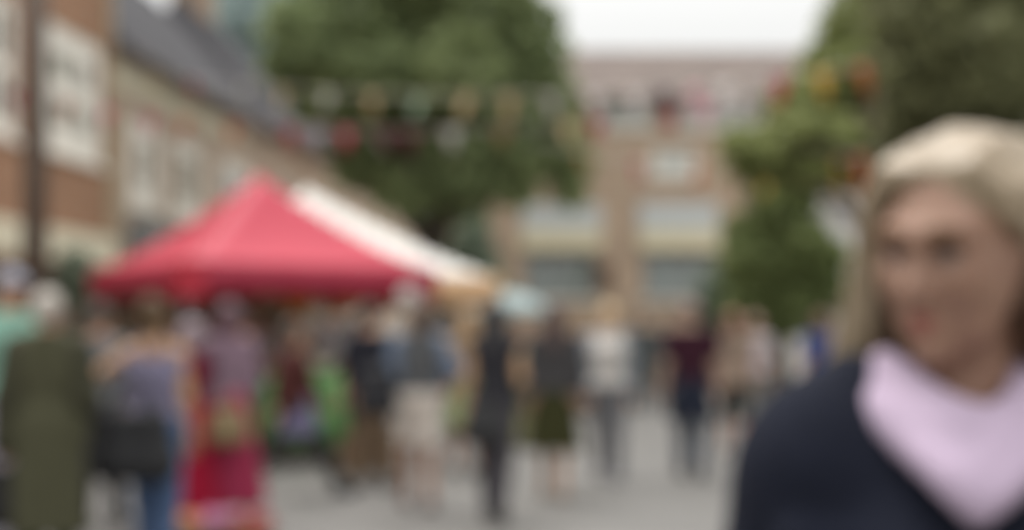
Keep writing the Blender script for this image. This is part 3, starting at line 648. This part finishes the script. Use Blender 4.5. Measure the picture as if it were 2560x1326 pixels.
# baskets in the left foreground
def basket(px, Y, col, label, r=.15, ht=.12):
    o = thing('basket', label, 'basket', (XW(px, Y), Y, .004), 0, 'baskets on the road by the crimson dress')
    m = MB(); prof = [(r*.75, 0)]+[(r*(.75+.25*q/10)+(.008 if q % 2 else 0), ht*q/10) for q in range(1, 11)]+[(r*.95, ht), (r*.7, .03)]
    m.lathe(prof, n=24); m.build('basket_body', mat('wicker', srgb('8f7850'), .85, .3, 30), o, True)
    pr = [ell((random.uniform(-.6, .6)*r, random.uniform(-.6, .6)*r, ht+random.uniform(-.03, .05)), (.07, .07, .055), k=.02) for _ in range(14)]
    V, Fc = solidify(pr, .012); m = MB(); m.add(V, Fc); m.build('contents', mat('bundled_cloth', col, .85, .25, 12), o, True)
basket(455, 9.4, srgb('8e5a34'), 'low basket heaped with orange goods at the hem of the crimson dress'); basket(545, 9.5, srgb('8a5a74'), 'low basket heaped with mauve goods between the orange and the red ones'); basket(622, 9.4, srgb('7a2c30'), 'low basket heaped with dark red goods, right of the mauve one')

# ------------------------------------------------------------------ bunting
FC = dict(red='b8384c', pink='c9647c', white='eae4e2', tan='d2bf94', grey='c6c9c2', pgreen='a9c6ac', yellow='d8b65c', orange='c07a4e', crimson='b02a50', maroon='74424a', lav='b4adba', purple='5a3a4a', lime='93a04c', rose='ecc4cc', brown='846a44')
def bunting(label, pts, Ya, Yb, flags, size=1.0):
    (xa, ya), (xm, ym), (xb, yb) = pts; A = np.polyfit([xa, xm, xb], [ya, ym, yb], 2)
    def pos(px):
        t = (px-xa)/(xb-xa); Y = 1/((1-t)/Ya+t/Yb); return np.array(P(px, float(np.polyval(A, px)), Y)), Y
    org = pos(xa)[0]; o = thing('bunting', label, 'bunting', tuple(org), 0, 'strings of triangular bunting')
    m = MB(); m.tube([pos(xa+(xb-xa)*i/40)[0]-org for i in range(41)], .006, 5); m.build('cord', mat('white_tape', srgb('cfccc4'), .8), o)
    for px, cn in flags:
        p, Y = pos(px); q, _ = pos(px+20); d = q-p; d /= np.linalg.norm(d); dz = np.array((0, 0, -1.0)); nr = np.cross(d, dz); nr /= np.linalg.norm(nr)
        w = .125*size; L_ = .30*size; tw = random.uniform(-.12, .12); v = []; f = []; n = 6
        for i in range(n+1):
            t = i/n
            for sx in (-1, 0, 1):
                if i == n and sx != 0: continue
                c = p-org+d*w*(1-t)*sx+dz*L_*t+nr*(.04*math.sin(t*3+px)*t+tw*t*.5+.015*sx*t); v.append(c)
        for i in range(n-1):
            for j in (0, 1): f.append((i*3+j, i*3+3+j, i*3+4+j, i*3+1+j))
        e = (n-1)*3; f += [(e, n*3, e+1), (e+1, n*3, e+2)]
        m = MB(); m.add(v, f); fl = m.build('flag', mat('bunting_cloth', srgb(FC[cn]), .85, .06, transl=.3), o, True); sd = fl.modifiers.new('cloth', 'SOLIDIFY'); sd.thickness = .003
        fl['label'] = {'red':'red','pink':'pink','white':'white','tan':'tan','grey':'pale grey','pgreen':'pale green','yellow':'yellow','orange':'orange','crimson':'crimson','maroon':'maroon','lav':'lavender','purple':'dark purple','lime':'lime green','rose':'pale rose','brown':'brown'}[cn]+' triangular flag'
bunting('upper string of bunting across the street, from slate roofs to yellow-green tree', ((290, 175), (1280, 240), (2225, 150)), 25.3, 12.3,
        [(385,'tan'),(478,'pink'),(608,'grey'),(705,'tan'),(820,'grey'),(930,'tan'),(1045,'pgreen'),(1165,'tan'),(1270,'tan'),(1375,'grey'),(1482,'white'),(1590,'white'),(1662,'purple'),(1735,'rose'),(1810,'white'),(1950,'red'),(2058,'yellow'),(2160,'orange')], 1.0)
bunting('middle string of bunting, passing just above the red gazebo', ((-60, 205), (780, 322), (2100, 185)), 19.3, 15,
        [(40,'red'),(165,'orange'),(268,'pink'),(372,'pink'),(460,'orange'),(580,'orange'),(722,'crimson'),(795,'lav'),(865,'pink'),(960,'maroon'),(1025,'maroon'),(1130,'grey'),(1260,'brown'),(1420,'tan'),(1492,'red'),(1672,'red'),(1765,'rose'),(1850,'white')], .9)
bunting('lowest string of bunting, over the tan brick shop', ((1330, 350), (1740, 412), (2235, 372)), 26, 12.2,
        [(1450,'orange'),(1590,'pink'),(1750,'orange'),(1850,'brown'),(1925,'yellow'),(2000,'lime'),(2085,'yellow'),(2150,'orange')], 1.2)

# ------------------------------------------------------------------ the crowd
C = srgb
p, h_ = person('person in a mint green top and blue-grey cap at the far left edge', 22, 9.3, 1.82, 35, top=C('93c0ae'), sleeve='short', bcol=C('a9a4b0'), hair=C('7f8492'), hair_style='cap', arms=('down', 'bag'), fem=False)
p, h_ = person('grey haired person seen from behind in a long olive coat', 122, 7.7, 1.63, 188, top=C('53523f'), sleeve_col=C('3e3d30'), thick=.04, hem=.34, hair=C('b3aba2'), bcol=C('3a3a33'), arms=('bent', 'bag'), wide=1.0, collar=True)
bag('black bag hanging low beside the long olive coat', h_[1], .34, .3, .12, C('1d1b1b'), 20, .10)
person('person in a grey top behind the olive coat, dark brown hair', 252, 10.3, 1.62, 170, top=C('77787c'), hair=C('3f332b'), bcol=C('34353a'))
p, h_ = person('person with brown bun, lavender strap top, bare shoulders and blue jeans', 393, 8.2, 1.60, 178, skin=C('b38d6d'), top=C('8d87a0'), sleeve='none', straps=True, hair=C('5a452c'), hair_style='bun', bcol=C('566a8c'), arms=('down', 'out'), hem=.98)
bag('large black shoulder bag across the back of the blue jeans', Vector((XW(335, 7.95), 7.95, 1.2)), .46, .38, .16, C('232325'), 0, .22, 'shoulder_bag')
person('slight person in a crimson maxi dress', 482, 10.2, 1.50, 250, top=C('761a32'), bottom='skirt', bcol=C('9a1632'), bhem=.08, hair=C('8b7a80'), hair_style='bob', sleeve='short', arms=('down', 'down'), wide=.88)
p, h_ = person('person in a mauve patterned blouse and dark red skirt', 578, 10.4, 1.63, 215, top=C('8c7482'), bottom='skirt', bcol=C('96304c'), bhem=.15, hair=C('5c4048'), hair_style='bob', skin=C('a87f66'), arms=('bent', 'front'))
bag('olive tan handbag against the dark red skirt', Vector((XW(570, 10.1), 10.1, .98)), .26, .22, .1, C('7c6b4e'), 0, .12)
person('person in a whitish blouse and dark maroon trousers behind the green stall table', 642, 17.0, 1.66, 20, top=C('cfc6cb'), bcol=C('4b2a38'), hair=C('6f5038'), hair_style='bob', arms=('front', 'bent'), stride=.15)
person('person with long dark brown hair, red-brown top and lilac tunic striding past the stall', 745, 12.3, 1.60, 90, top=C('5a3330'), bcol=C('3a3836'), over=(C('6f6884'), .66), hair=C('43342b'), hair_style='waist', shoes=C('3a3c40'), stride=.5, arms=('swingb', 'swingf'))
person('person in a white shirt standing behind the green stall table', 832, 16.9, 1.78, 5, top=C('dfe2e6'), bcol=C('3a3c38'), hair=C('6b4a35'), sleeve='short', arms=('front', 'bent'), fem=False)
person('person in a navy jacket and tan trousers half hidden by the cream shorts', 932, 12.9, 1.66, 150, top=C('2c2d36'), thick=.03, bcol=C('7b6753'), hair=C('2e2622'), fem=False)
p, h_ = person('person in a grey top, denim blue sleeves and cream knee length shorts', 1045, 11.5, 1.66, 190, top=C('636466'), sleeve_col=C('6b7688'), bottom='shorts', bcol=C('eadfd4'), bhem=.52, hair=C('5b4637'), hair_style='bob', arms=('hip', 'bent'), skin=C('9d7660'), shoes=C('6a5650'), stride=.16, wide=1.1, hem=.97)
bag('black tote bag left of the cream shorts', Vector((XW(942, 11.3), 11.3, 1.32)), .30, .34, .12, C('242428'), 10, .2, 'tote_bag')
p, h_ = person('person in a sleeveless black top and dark grey trousers', 1238, 10.7, 1.66, 165, top=C('36353a'), sleeve='none', bcol=C('4f4c50'), hair=C('2c2a2c'), hair_style='long', arms=('bent', 'bag'), stride=.2, skin=C('b3906f'))
bag('black handbag by the dark grey trousers', Vector((XW(1208, 10.5), 10.5, 1.0)), .28, .26, .11, C('2a2a2b'), 0, .13)
p, h_ = person('small person in a pale olive top beyond the black sleeveless top', 1310, 17.5, 1.5, 10, top=C('b3b398'), bcol=C('8d8b5c'), hair=C('8a6f58'), hair_style='bob')
o = thing('parasol', 'pale teal market parasol beyond the white gazebo', 'parasol', (XW(1262, 25), 25, 0))
m = MB(); v = []; f = []; n = 32; rows = 8
for i in range(rows+1):
    t = i/rows
    for k in range(n):
        a = 2*math.pi*k/n; sc = .72*t*(1-.05*t*abs(math.sin(a*4))); v.append((sc*math.cos(a), sc*math.sin(a), 2.14-.26*t*t))
for k in range(n): a = 2*math.pi*k/n; sc = .725*(1-.05*abs(math.sin(a*4))); v.append((sc*math.cos(a), sc*math.sin(a), 1.70))
for i in range(rows+1):
    for k in range(n): f.append((i*n+k, (i+1)*n+k, (i+1)*n+(k+1) % n, i*n+(k+1) % n))
m.add(v, f); c = m.build('canopy', mat('pale_teal_cloth', C('c9d8d8'), .6, .05, transl=.3), o, True); sd = c.modifiers.new('cloth', 'SOLIDIFY'); sd.thickness = .003
m = MB(); m.tube([(0, 0, .06), (0, 0, 2.2)], .022, 8); m.build('pole', mat('grey_steel', srgb('8d8f92'), .4, .05, metallic=.6), o)
m = MB(); m.lathe([(.25, .004), (.25, .05), (.05, .08), (.03, .2)], n=20); m.build('base', mat('grey_steel', srgb('8d8f92'), .4, .05, metallic=.6), o)
person('person in a sandy beige dress left of the black sleeveless top', 1168, 14.2, 1.62, 200, top=C('b0977c'), bottom='skirt', bcol=C('97a679'), bhem=.5, hair=C('a98a66'), hair_style='long', sleeve='short')
person('person in a pale grey top beyond the pinkish white top', 1928, 20.5, 1.66, 190, top=C('9b9b97'), bcol=C('8a8982'), hair=C('77705f'), fem=False)
person('person in a grey-green top below the right corner of the white gazebo', 1112, 18.5, 1.6, 170, top=C('a3a6a2'), bcol=C('8f8a80'), hair=C('6d6258'), hair_style='bob')
p, h_ = person('person in a charcoal jacket, dark olive skirt and bare legs', 1385, 12.2, 1.66, 175, top=C('4a4849'), thick=.03, bottom='skirt', bcol=C('39391f'), bhem=.42, hair=C('4e3b36'), hair_style='long', skin=C('b0907c'), shoes=C('a08a78'), stride=.2, wide=1.12)
person('fair haired person in a white top and blue-grey cardigan walking up the street', 1522, 13.7, 1.69, -5, top=C('dcd6d0'), sleeve_col=C('83898f'), bcol=C('77777a'), hair=C('c3ab86'), hair_style='bob', stride=.22, shoes=C('77757a'), skin=C('c09c82'))
person('person in a charcoal coat between the white top and the maroon top', 1602, 26, 1.72, 180, top=C('555858'), thick=.04, hem=.6, bcol=C('60666c'), hair=C('3b3a38'), fem=False)
person('person in a dark grey-green coat left of the maroon top', 1660, 27, 1.68, 170, top=C('5e6562'), thick=.04, hem=.5, bcol=C('6a7076'), hair=C('4a4540'))
person('broad person in a maroon t-shirt and blue-grey jeans', 1728, 14.0, 1.70, 180, top=C('42222f'), sleeve='short', bcol=C('565d6a'), over=(C('232734'), .56), hair=C('7a5a52'), fem=False, wide=1.15, arms=('bag', 'bag'), skin=C('b39583'))
person('person in a beige top and black knee length shorts', 1833, 16.2, 1.64, 175, top=C('a38f7f'), bottom='shorts', bcol=C('30322f'), bhem=.42, hair=C('8a6250'), hair_style='bob', sleeve='short', hem=.84, skin=C('b28c7c'))
person('person in a pinkish white top behind the beige top', 1888, 18, 1.62, 165, top=C('d2c6c8'), bcol=C('8b8a85'), hair=C('a5897a'), sleeve='short')
person('person in a bright blue top beside the tall shrub', 2052, 17, 1.64, 185, top=C('3c4f8c'), bcol=C('4a4a52'), hair=C('6a4f3c'), hair_style='bob', sleeve='short')
person('person in a pale blouse far up the street', 1455, 24, 1.62, 0, top=C('8d8a98'), bcol=C('56585e'), hair=C('8d8462'), hair_style='long')

person('person in a dark brown jacket beside the left end of the green stall table', 600, 14.6, 1.6, 150, top=C('4a3a34'), thick=.03, bcol=C('38343a'), hair=C('3a2c24'), fem=False, arms=('bent', 'down'))
person('person in a black top looking at the right end of the green stall table', 905, 14.0, 1.58, 215, top=C('2e2d33'), bcol=C('4a4038'), hair=C('4a3a30'), hair_style='bob', arms=('front', 'down'), sleeve='short')
# ------------------------------------------------------------------ the woman in the foreground
def woman():
    Yw = 1.62; k = F/Yw
    hc = np.array((XW(2404, Yw), Yw, ZW(611, Yw)))        # between the eyes, inside the head
    yaw = R(-48); tilt = R(12); roll = R(3)
    Mh = np.array(Matrix.Rotation(yaw, 3, 'Z') @ Matrix.Rotation(roll, 3, 'Y') @ Matrix.Rotation(tilt, 3, 'X'))
    def T(p): return Mh @ np.array(p, float)               # head frame -> object frame (origin hc)
    # head prims are modelled in the head frame, then the surface is turned
    head = [ell((0, .016, .028), (.072, .092, .098)), cap((0, -.03, -.01), (0, -.062, -.092), .062, .027, k=.04), ell((-.036, -.055, -.03), (.032, .032, .034), k=.03), ell((.036, -.055, -.03), (.032, .032, .034), k=.03),
            cap((0, -.084, .008), (0, -.110, -.034), .0085, .0125, k=.014), ell((-.013, -.097, -.04), (.010, .011, .008), k=.01), ell((.013, -.097, -.04), (.010, .011, .008), k=.01),
            cap((-.045, -.066, .026), (-.012, -.083, .022), .012, .011, k=.02), cap((.045, -.066, .026), (.012, -.083, .022), .012, .011, k=.02),
            cap((-.020, -.085, -.069), (.020, -.085, -.069), .0075, k=.008), cap((-.017, -.084, -.080), (.017, -.084, -.080), .0085, k=.008), ell((0, -.078, -.107), (.02, .018, .016), k=.02),
            cap((-.055, .0, -.02), (-.042, -.045, -.085), .022, .018, k=.03), cap((.055, .0, -.02), (.042, -.045, -.085), .022, .018, k=.03),
            ell((-.074, .012, -.015), (.011, .02, .032), k=.01), ell((.074, .012, -.015), (.011, .02, .032), k=.01)]
    sub = [ell((-.032, -.098, .002), (.019, .018, .012), k=.014), ell((.032, -.098, .002), (.019, .018, .012), k=.014), cap((-.02, -.097, -.0745), (.02, -.097, -.0745), .0028, k=.004)]
    neck0 = np.linalg.solve(Mh, np.array((.0, .035, -.25)))
    head.append(cap((0, .025, -.07), neck0, .05, .056, k=.035))
    V, Fc = solidify(head, .0042, None, sub)
    V = V @ Mh.T
    mb = MB(); mb.add(V, Fc, 0)
    # body in the object frame (torso faces the camera), joined at the neck
    sw = .160; st = {sx: np.array((sx*sw, .035, -.262)) for sx in (-1, 1)}
    el = {sx: st[sx]+np.array((sx*.082, .03, -.268)) for sx in (-1, 1)}; wr = {sx: el[sx]+np.array((-.01*sx, -.10, -.225)) for sx in (-1, 1)}
    torso = [cap((-.06, .03, -.70), (.06, .03, -.70), .14, sq=(1, 1.3, 1)), cap((0, .03, -.65), (0, .03, -.46), .135, .14, sq=(1, 1.4, 1)), cap((-.065, .03, -.37), (.065, .03, -.37), .12, sq=(1, 1.2, 1)), cap(st[-1], st[1], .056, k=.06),
             cap((0, .04, -.25), (0, .03, -.20), .07, .055, k=.05), ell((-.075, -.05, -.40), (.07, .065, .07), k=.05), ell((.075, -.05, -.40), (.07, .065, .07), k=.05)]
    full = list(torso); zf = -hc[2]
    fing = MB()
    for sx in (-1, 1):
        full += [cap(st[sx], el[sx], .05, .04), cap(el[sx], wr[sx], .04, .027)]
        d = wr[sx]-el[sx]; d /= np.linalg.norm(d); hd = wr[sx]+d*.05; full.append(cap(wr[sx], hd, .028, .034))
        side = np.cross(d, (1, 0, 0)); side /= np.linalg.norm(side); nr = np.array((-sx, 0, 0))
        for q in range(4):
            b0 = hd+d*.015+side*(q-1.5)*.018; L_ = (.068, .078, .082, .062)[q]
            fing.tube([b0, b0+d*L_*.5+nr*.006, b0+d*L_*.8+nr*.02, b0+d*L_*.92+nr*.036], [.0095, .009, .008, .0065], 8)
        b0 = wr[sx]+d*.02+np.array((0, -.026, 0)); fing.tube([b0, b0+d*.03+nr*.012+np.array((0, -.016, 0)), b0+d*.055+nr*.02+np.array((0, -.018, 0))], [.011, .0095, .007], 8)
        hp = np.array((sx*.09, .03, -.72)); kn = hp+[0, -.01, -.40]; an = np.array((sx*.095, .04, zf+.08))
        full += [cap(hp, kn, .085, .055), cap(kn, an, .056, .036), cap(an+[0, .03, -.04], an+[0, -.14, -.05], .036, .03)]
    V, Fc = solidify(full, .012); mb.add(V, Fc, 0); mb.add(np.concatenate(fing.v), fing.f, 0)
    lip = MB(); lip.tube([(-.023, -.0845, -.073), (-.008, -.0935, -.069), (.008, -.0935, -.069), (.023, -.0845, -.073)], [.003, .0055, .0055, .003], 8); lip.tube([(-.021, -.0845, -.076), (0, -.0935, -.0815), (.021, -.0845, -.076)], [.003, .0065, .003], 8)
    mb.add(np.concatenate(lip.v) @ Mh.T, lip.f, 1)
    skin = bpy.data.materials.new('fair_skin'); skin.use_nodes = True; nt = skin.node_tree; b = nt.nodes['Principled BSDF']
    nz = nt.nodes.new('ShaderNodeTexNoise'); nz.inputs['Scale'].default_value = 18; nz.inputs['Detail'].default_value = 4; tc = nt.nodes.new('ShaderNodeTexCoord'); nt.links.new(tc.outputs['Object'], nz.inputs['Vector'])
    rp = nt.nodes.new('ShaderNodeValToRGB'); rp.color_ramp.elements[0].color = (*srgb('8a6856'), 1); rp.color_ramp.elements[1].color = (*srgb('9e7c68'), 1); rp.color_ramp.elements[0].position = .3; rp.color_ramp.elements[1].position = .7
    nt.links.new(nz.outputs['Fac'], rp.inputs[0]); nt.links.new(rp.outputs[0], b.inputs['Base Color']); b.inputs['Roughness'].default_value = .5; b.inputs['Subsurface Weight'].default_value = .12; b.inputs['Subsurface Radius'].default_value = (.01, .004, .002)
    o = mb.build('person', [skin, mat('lips', srgb('96584f'), .45)], None, True, tuple(hc)); tag(o, 'fair haired woman in a navy coat and lilac cowl scarf standing close at right', 'person')
    def part(name, m, mt, smooth=True, turn=False):
        if turn: m.v = [v @ Mh.T for v in m.v]
        return m.build(name, mt, o, smooth)
    for sx in (-1, 1):
        m = MB(); m.ell((sx*.032, -.0755, .002), (.0125, .0125, .0122), 16, 0); m.ell((sx*.032, -.0835, .002), (.0075, .005, .0075), 12, 1); part('eye', m, [mat('eye_white', (.30, .27, .25), .3, .02), mat('iris', (.04, .045, .05), .15)], True, True)
        m = MB(); m.tube([(sx*.019, -.0862, .0045), (sx*.032, -.0905, .0095), (sx*.046, -.0815, .006)], [.003, .006, .0035], 6); part('eyelash', m, mat('lash_hair', srgb('3a2a22'), .6), True, True)
        m = MB(); m.tube([(sx*.013, -.0945, .026), (sx*.03, -.0925, .032), (sx*.052, -.074, .026)], [.005, .006, .003], 6); part('eyebrow', m, mat('brow_hair', srgb('6d5138'), .7), True, True)
    # hair: a cap plus long locks from a side parting
    hp = [ell((0, .026, .036), (.083, .100, .094), k=.02)]; sb = [ell((.0, -.128, -.012), (.068, .10, .108), k=.012), cap((0, .0, -.09), (0, .03, -.3), .058, k=.01)]
    rr = random.Random(3); locks = []
    part_x = -.016
    for i in range(190):
        sx = -1 if i % 2 else 1; t = rr.random()
        y0 = -.062+.15*t; start = np.array((part_x+rr.uniform(-.003, .003), y0, .124-.9*(y0-.022)**2/.1*.6))
        yy = -.062+.165*t
        if sx < 0:   # falls straight down beside the face
            ou = rr.random()
            side = np.array((-(.080+.010*ou)*(1-.3*max(0, t-.45)), yy*.9+.004, .04+rr.uniform(-.015, .02)))
            low = np.array((-(.092+.036*ou-.03*max(0, t-.5)), yy*.6-.004+rr.uniform(-.012, .008), -.06)); end = low+np.array((-(.012+.034*ou), rr.uniform(-.025, .0), -.100-.05*rr.random()))
        else:        # swept back over the ear
            side = np.array(((.080+.008*rr.random())*(1-.3*max(0, t-.45)), yy*.8+.022, .045+rr.uniform(-.015, .02)))
            low = np.array((.086+.008*rr.random()-.05*max(0, t-.5), .045+.05*t+rr.uniform(-.01, .01), -.055)); end = low+np.array((rr.uniform(-.012, .01), rr.uniform(-.005, .02), -.085-.05*rr.random()))
        midp = (start+side)/2; midp[2] += .018; midp[0] += sx*.008
        pts = [start, midp, side, low, end]; rad = [.005, .0075, .0085, .0075, .003]
        for q in range(4): hp.append(cap(pts[q], pts[q+1], rad[q], rad[q+1], k=.006))
    shade_lobes = [ell((.062, .03, -.03), (.03, .05, .06), k=.03), cap((.066, .035, -.04), (.075, .045, -.15), .032, .03, k=.03), cap((0, .09, -.02), (0, .09, -.15), .05, .045, k=.03)]  # shade under the swept-back hair, put in as separate dark brown lobes
    V, Fc = solidify(shade_lobes, .006); m = MB(); m.add(V, Fc); part('shaded_hair', m, mat('shade_brown_hair', srgb('4a3524'), .6, .3, 60, .3, .4), True, True)
    V, Fc = solidify(hp, .0040, None, sb); m = MB(); m.add(V, Fc)
    hm = bpy.data.materials.new('fair_hair'); hm.use_nodes = True; nt = hm.node_tree; b = nt.nodes['Principled BSDF']; b.inputs['Roughness'].default_value = .45; b.inputs['Specular IOR Level'].default_value = .5
    tc = nt.nodes.new('ShaderNodeTexCoord'); mp = nt.nodes.new('ShaderNodeMapping'); mp.inputs['Scale'].default_value = (90, 90, 7); nz = nt.nodes.new('ShaderNodeTexNoise'); nz.inputs['Scale'].default_value = 1.2; nz.inputs['Detail'].default_value = 4
    rp = nt.nodes.new('ShaderNodeValToRGB'); rp.color_ramp.elements[0].color = (*srgb('77674f'), 1); rp.color_ramp.elements[1].color = (*srgb('9c8b74'), 1); rp.color_ramp.elements[0].position = .32; rp.color_ramp.elements[1].position = .68
    for a_, b_ in ((tc.outputs['Object'], mp.inputs[0]), (mp.outputs[0], nz.inputs['Vector']), (nz.outputs['Fac'], rp.inputs[0]), (rp.outputs[0], b.inputs['Base Color'])): nt.links.new(a_, b_)
    part('hair', m, hm, True, True)
    # coat: torso and sleeves with an upstanding collar, hem at the knee
    co = grow(torso, .03)
    for sx in (-1, 1): co += [cap(st[sx], el[sx], .078, .068, k=.05), cap(el[sx], wr[sx], .068, .055, k=.04), cap((sx*.03, .04, -.21), st[sx]+np.array((-sx*.03, 0, .035)), .058, .05, k=.05)]
    for sx in (-1, 1): co.append(cap((sx*.10, .045, -.165), (sx*.150, .035, -.212), .050, .060, k=.04))
    co += [cap((0, .03, -.7), (0, .03, -1.0), .17, .21, sq=(1, 1.2, 1), k=.06), cap((0, .055, -.24), (0, .055, -.185), .098, .09, k=.03)]
    for q in range(7): # soft folds
        co.append(cap((-.20+.02*q, -.055-.01*(q % 2), -.33-.06*q), (-.05+.03*q, -.085, -.36-.07*q), .016, k=.03))
    V, Fc = solidify(co, .009, lambda x, y, z: np.maximum(np.maximum(-1.0-z, z+.125), .098-np.sqrt(x**2+(y-.005)**2)-np.maximum(0, -.19-z)*.9)+0*x+0*y+0*z)
    m = MB(); m.add(V, Fc); part('coat', m, mat('navy_wool', srgb('191c28'), .9, .25, 30, .15, .4))
    # lilac cowl
    sc = []
    for i in range(9):
        t = i/8; zb = -.198-.088*t; yb = -.060-.075*t**.8; xr = .082+.024*t; zt = -.136-.05*t; yt = .02-.035*t; xo = .010-.034*t
        for s_ in range(12):
            u0 = -1+2*s_/12; u1 = -1+2*(s_+1)/12
            def q(u): 
                a_ = abs(u)**(1.9-.8*t); return np.array((xo*(1-a_)+xr*u, yb+(yt-yb)*abs(u)**1.6+.004*math.sin(9*u+i), zb+(zt-zb)*a_))
            sc.append(cap(q(u0), q(u1), .0165, k=.010))
    for i in range(5):
        for s_ in range(10):
            a0 = math.pi*s_/10; a1 = math.pi*(s_+1)/10; rr_ = .088+.004*i
            sc.append(cap((rr_*math.cos(a0), .02+rr_*.85*math.sin(a0), -.155-.014*i), (rr_*math.cos(a1), .02+rr_*.85*math.sin(a1), -.155-.014*i), .018, k=.012))
    V, Fc = solidify(sc, .005); m = MB(); m.add(V, Fc); part('scarf', m, mat('lilac_knit', srgb('b2a0b4'), .9, .1, 40, .15, .3))
    # trousers and shoes below the frame
    pr = []
    for sx in (-1, 1):
        hp_ = np.array((sx*.09, .03, -.72)); kn = hp_+[0, -.01, -.40]; an = np.array((sx*.095, .04, zf+.1)); pr += [cap(hp_, kn, .098, .072), cap(kn, an, .072, .058)]
    V, Fc = solidify(pr, .012); m = MB(); m.add(V, Fc); part('trousers', m, mat('cloth', srgb('2c2d33'), .85, .18, 14, .15, .3))
    for sx in (-1, 1):
        V, Fc = solidify([cap((sx*.095, .07, zf+.05), (sx*.095, -.12, zf+.047), .046, .043)], .01, lambda x, y, z: (zf+.004-z)+0*x+0*y); m = MB(); m.add(V, Fc); part('shoe', m, mat('shoe_leather', (.03, .028, .026), .5))
woman()

# ------------------------------------------------------------------ sky, sun, camera
EL, AZ = R(66), R(-35)     # high veiled sun ahead and to the left
w = bpy.data.worlds.new('World'); SC.world = w; w.use_nodes = True; nt = w.node_tree
bg = nt.nodes['Background']; sky = nt.nodes.new('ShaderNodeTexSky'); sky.sky_type = 'NISHITA'; sky.sun_disc = False
sky.sun_elevation = EL; sky.sun_rotation = AZ; sky.dust_density = 4; sky.air_density = 1.0
hs = nt.nodes.new('ShaderNodeHueSaturation'); hs.inputs['Saturation'].default_value = .12; nt.links.new(sky.outputs[0], hs.inputs['Color'])
mx = nt.nodes.new('ShaderNodeMix'); mx.data_type = 'RGBA'; mx.inputs['Factor'].default_value = .65; mx.inputs['B'].default_value = (8.2, 8.2, 8.0, 1)   # cloud veil
nt.links.new(hs.outputs[0], mx.inputs['A']); 
tcw = nt.nodes.new('ShaderNodeTexCoord'); spw = nt.nodes.new('ShaderNodeSeparateXYZ'); nt.links.new(tcw.outputs['Generated'], spw.inputs[0])
mrw = nt.nodes.new('ShaderNodeMapRange'); mrw.inputs['From Min'].default_value = 0.2; mrw.inputs['From Max'].default_value = 1; mrw.inputs['To Min'].default_value = .84; mrw.inputs['To Max'].default_value = 2.6   # overcast: brighter overhead
nt.links.new(spw.outputs['Z'], mrw.inputs['Value']); vmw = nt.nodes.new('ShaderNodeVectorMath'); vmw.operation = 'SCALE'
nt.links.new(mx.outputs['Result'], vmw.inputs[0]); nt.links.new(mrw.outputs[0], vmw.inputs['Scale']); 
mry = nt.nodes.new('ShaderNodeMapRange'); mry.inputs['From Min'].default_value = -.8; mry.inputs['From Max'].default_value = .5; mry.inputs['To Min'].default_value = .85; mry.inputs['To Max'].default_value = 1
nt.links.new(spw.outputs['Y'], mry.inputs['Value']); vmy = nt.nodes.new('ShaderNodeVectorMath'); vmy.operation = 'SCALE'
nt.links.new(vmw.outputs[0], vmy.inputs[0]); nt.links.new(mry.outputs[0], vmy.inputs['Scale']); nt.links.new(vmy.outputs[0], bg.inputs['Color']); bg.inputs['Strength'].default_value = .125
sl = bpy.data.lights.new('sun', 'SUN'); sl.energy = 1.5; sl.angle = R(20); sl.color = (1, .95, .88)
so = bpy.data.objects.new('sun', sl); COL.objects.link(so)
d = Vector((math.sin(AZ)*math.cos(EL), math.cos(AZ)*math.cos(EL), math.sin(EL))); so.rotation_euler = d.to_track_quat('Z', 'Y').to_euler()
cam = bpy.data.cameras.new('camera'); co = bpy.data.objects.new('camera', cam); COL.objects.link(co)
co.location = (0, 0, CAM_H); co.rotation_euler = (R(90), 0, 0); cam.lens = 50; cam.sensor_width = 36; cam.shift_y = (HZ-663)/2560
cam.clip_start = .05; cam.clip_end = 2000
import os
if not os.environ.get('SHARP'):
    cam.dof.use_dof = True; cam.dof.focus_distance = .06; cam.dof.aperture_fstop = 38; cam.dof.aperture_blades = 0
SC.camera = co
SC.view_settings.view_transform = 'Standard'; SC.view_settings.look = 'None'; SC.view_settings.exposure = .32; SC.view_settings.gamma = 1
SC.render.engine = 'CYCLES'; SC.cycles.use_denoising = True; SC.cycles.max_bounces = 6; SC.cycles.diffuse_bounces = 4; SC.cycles.transparent_max_bounces = 12
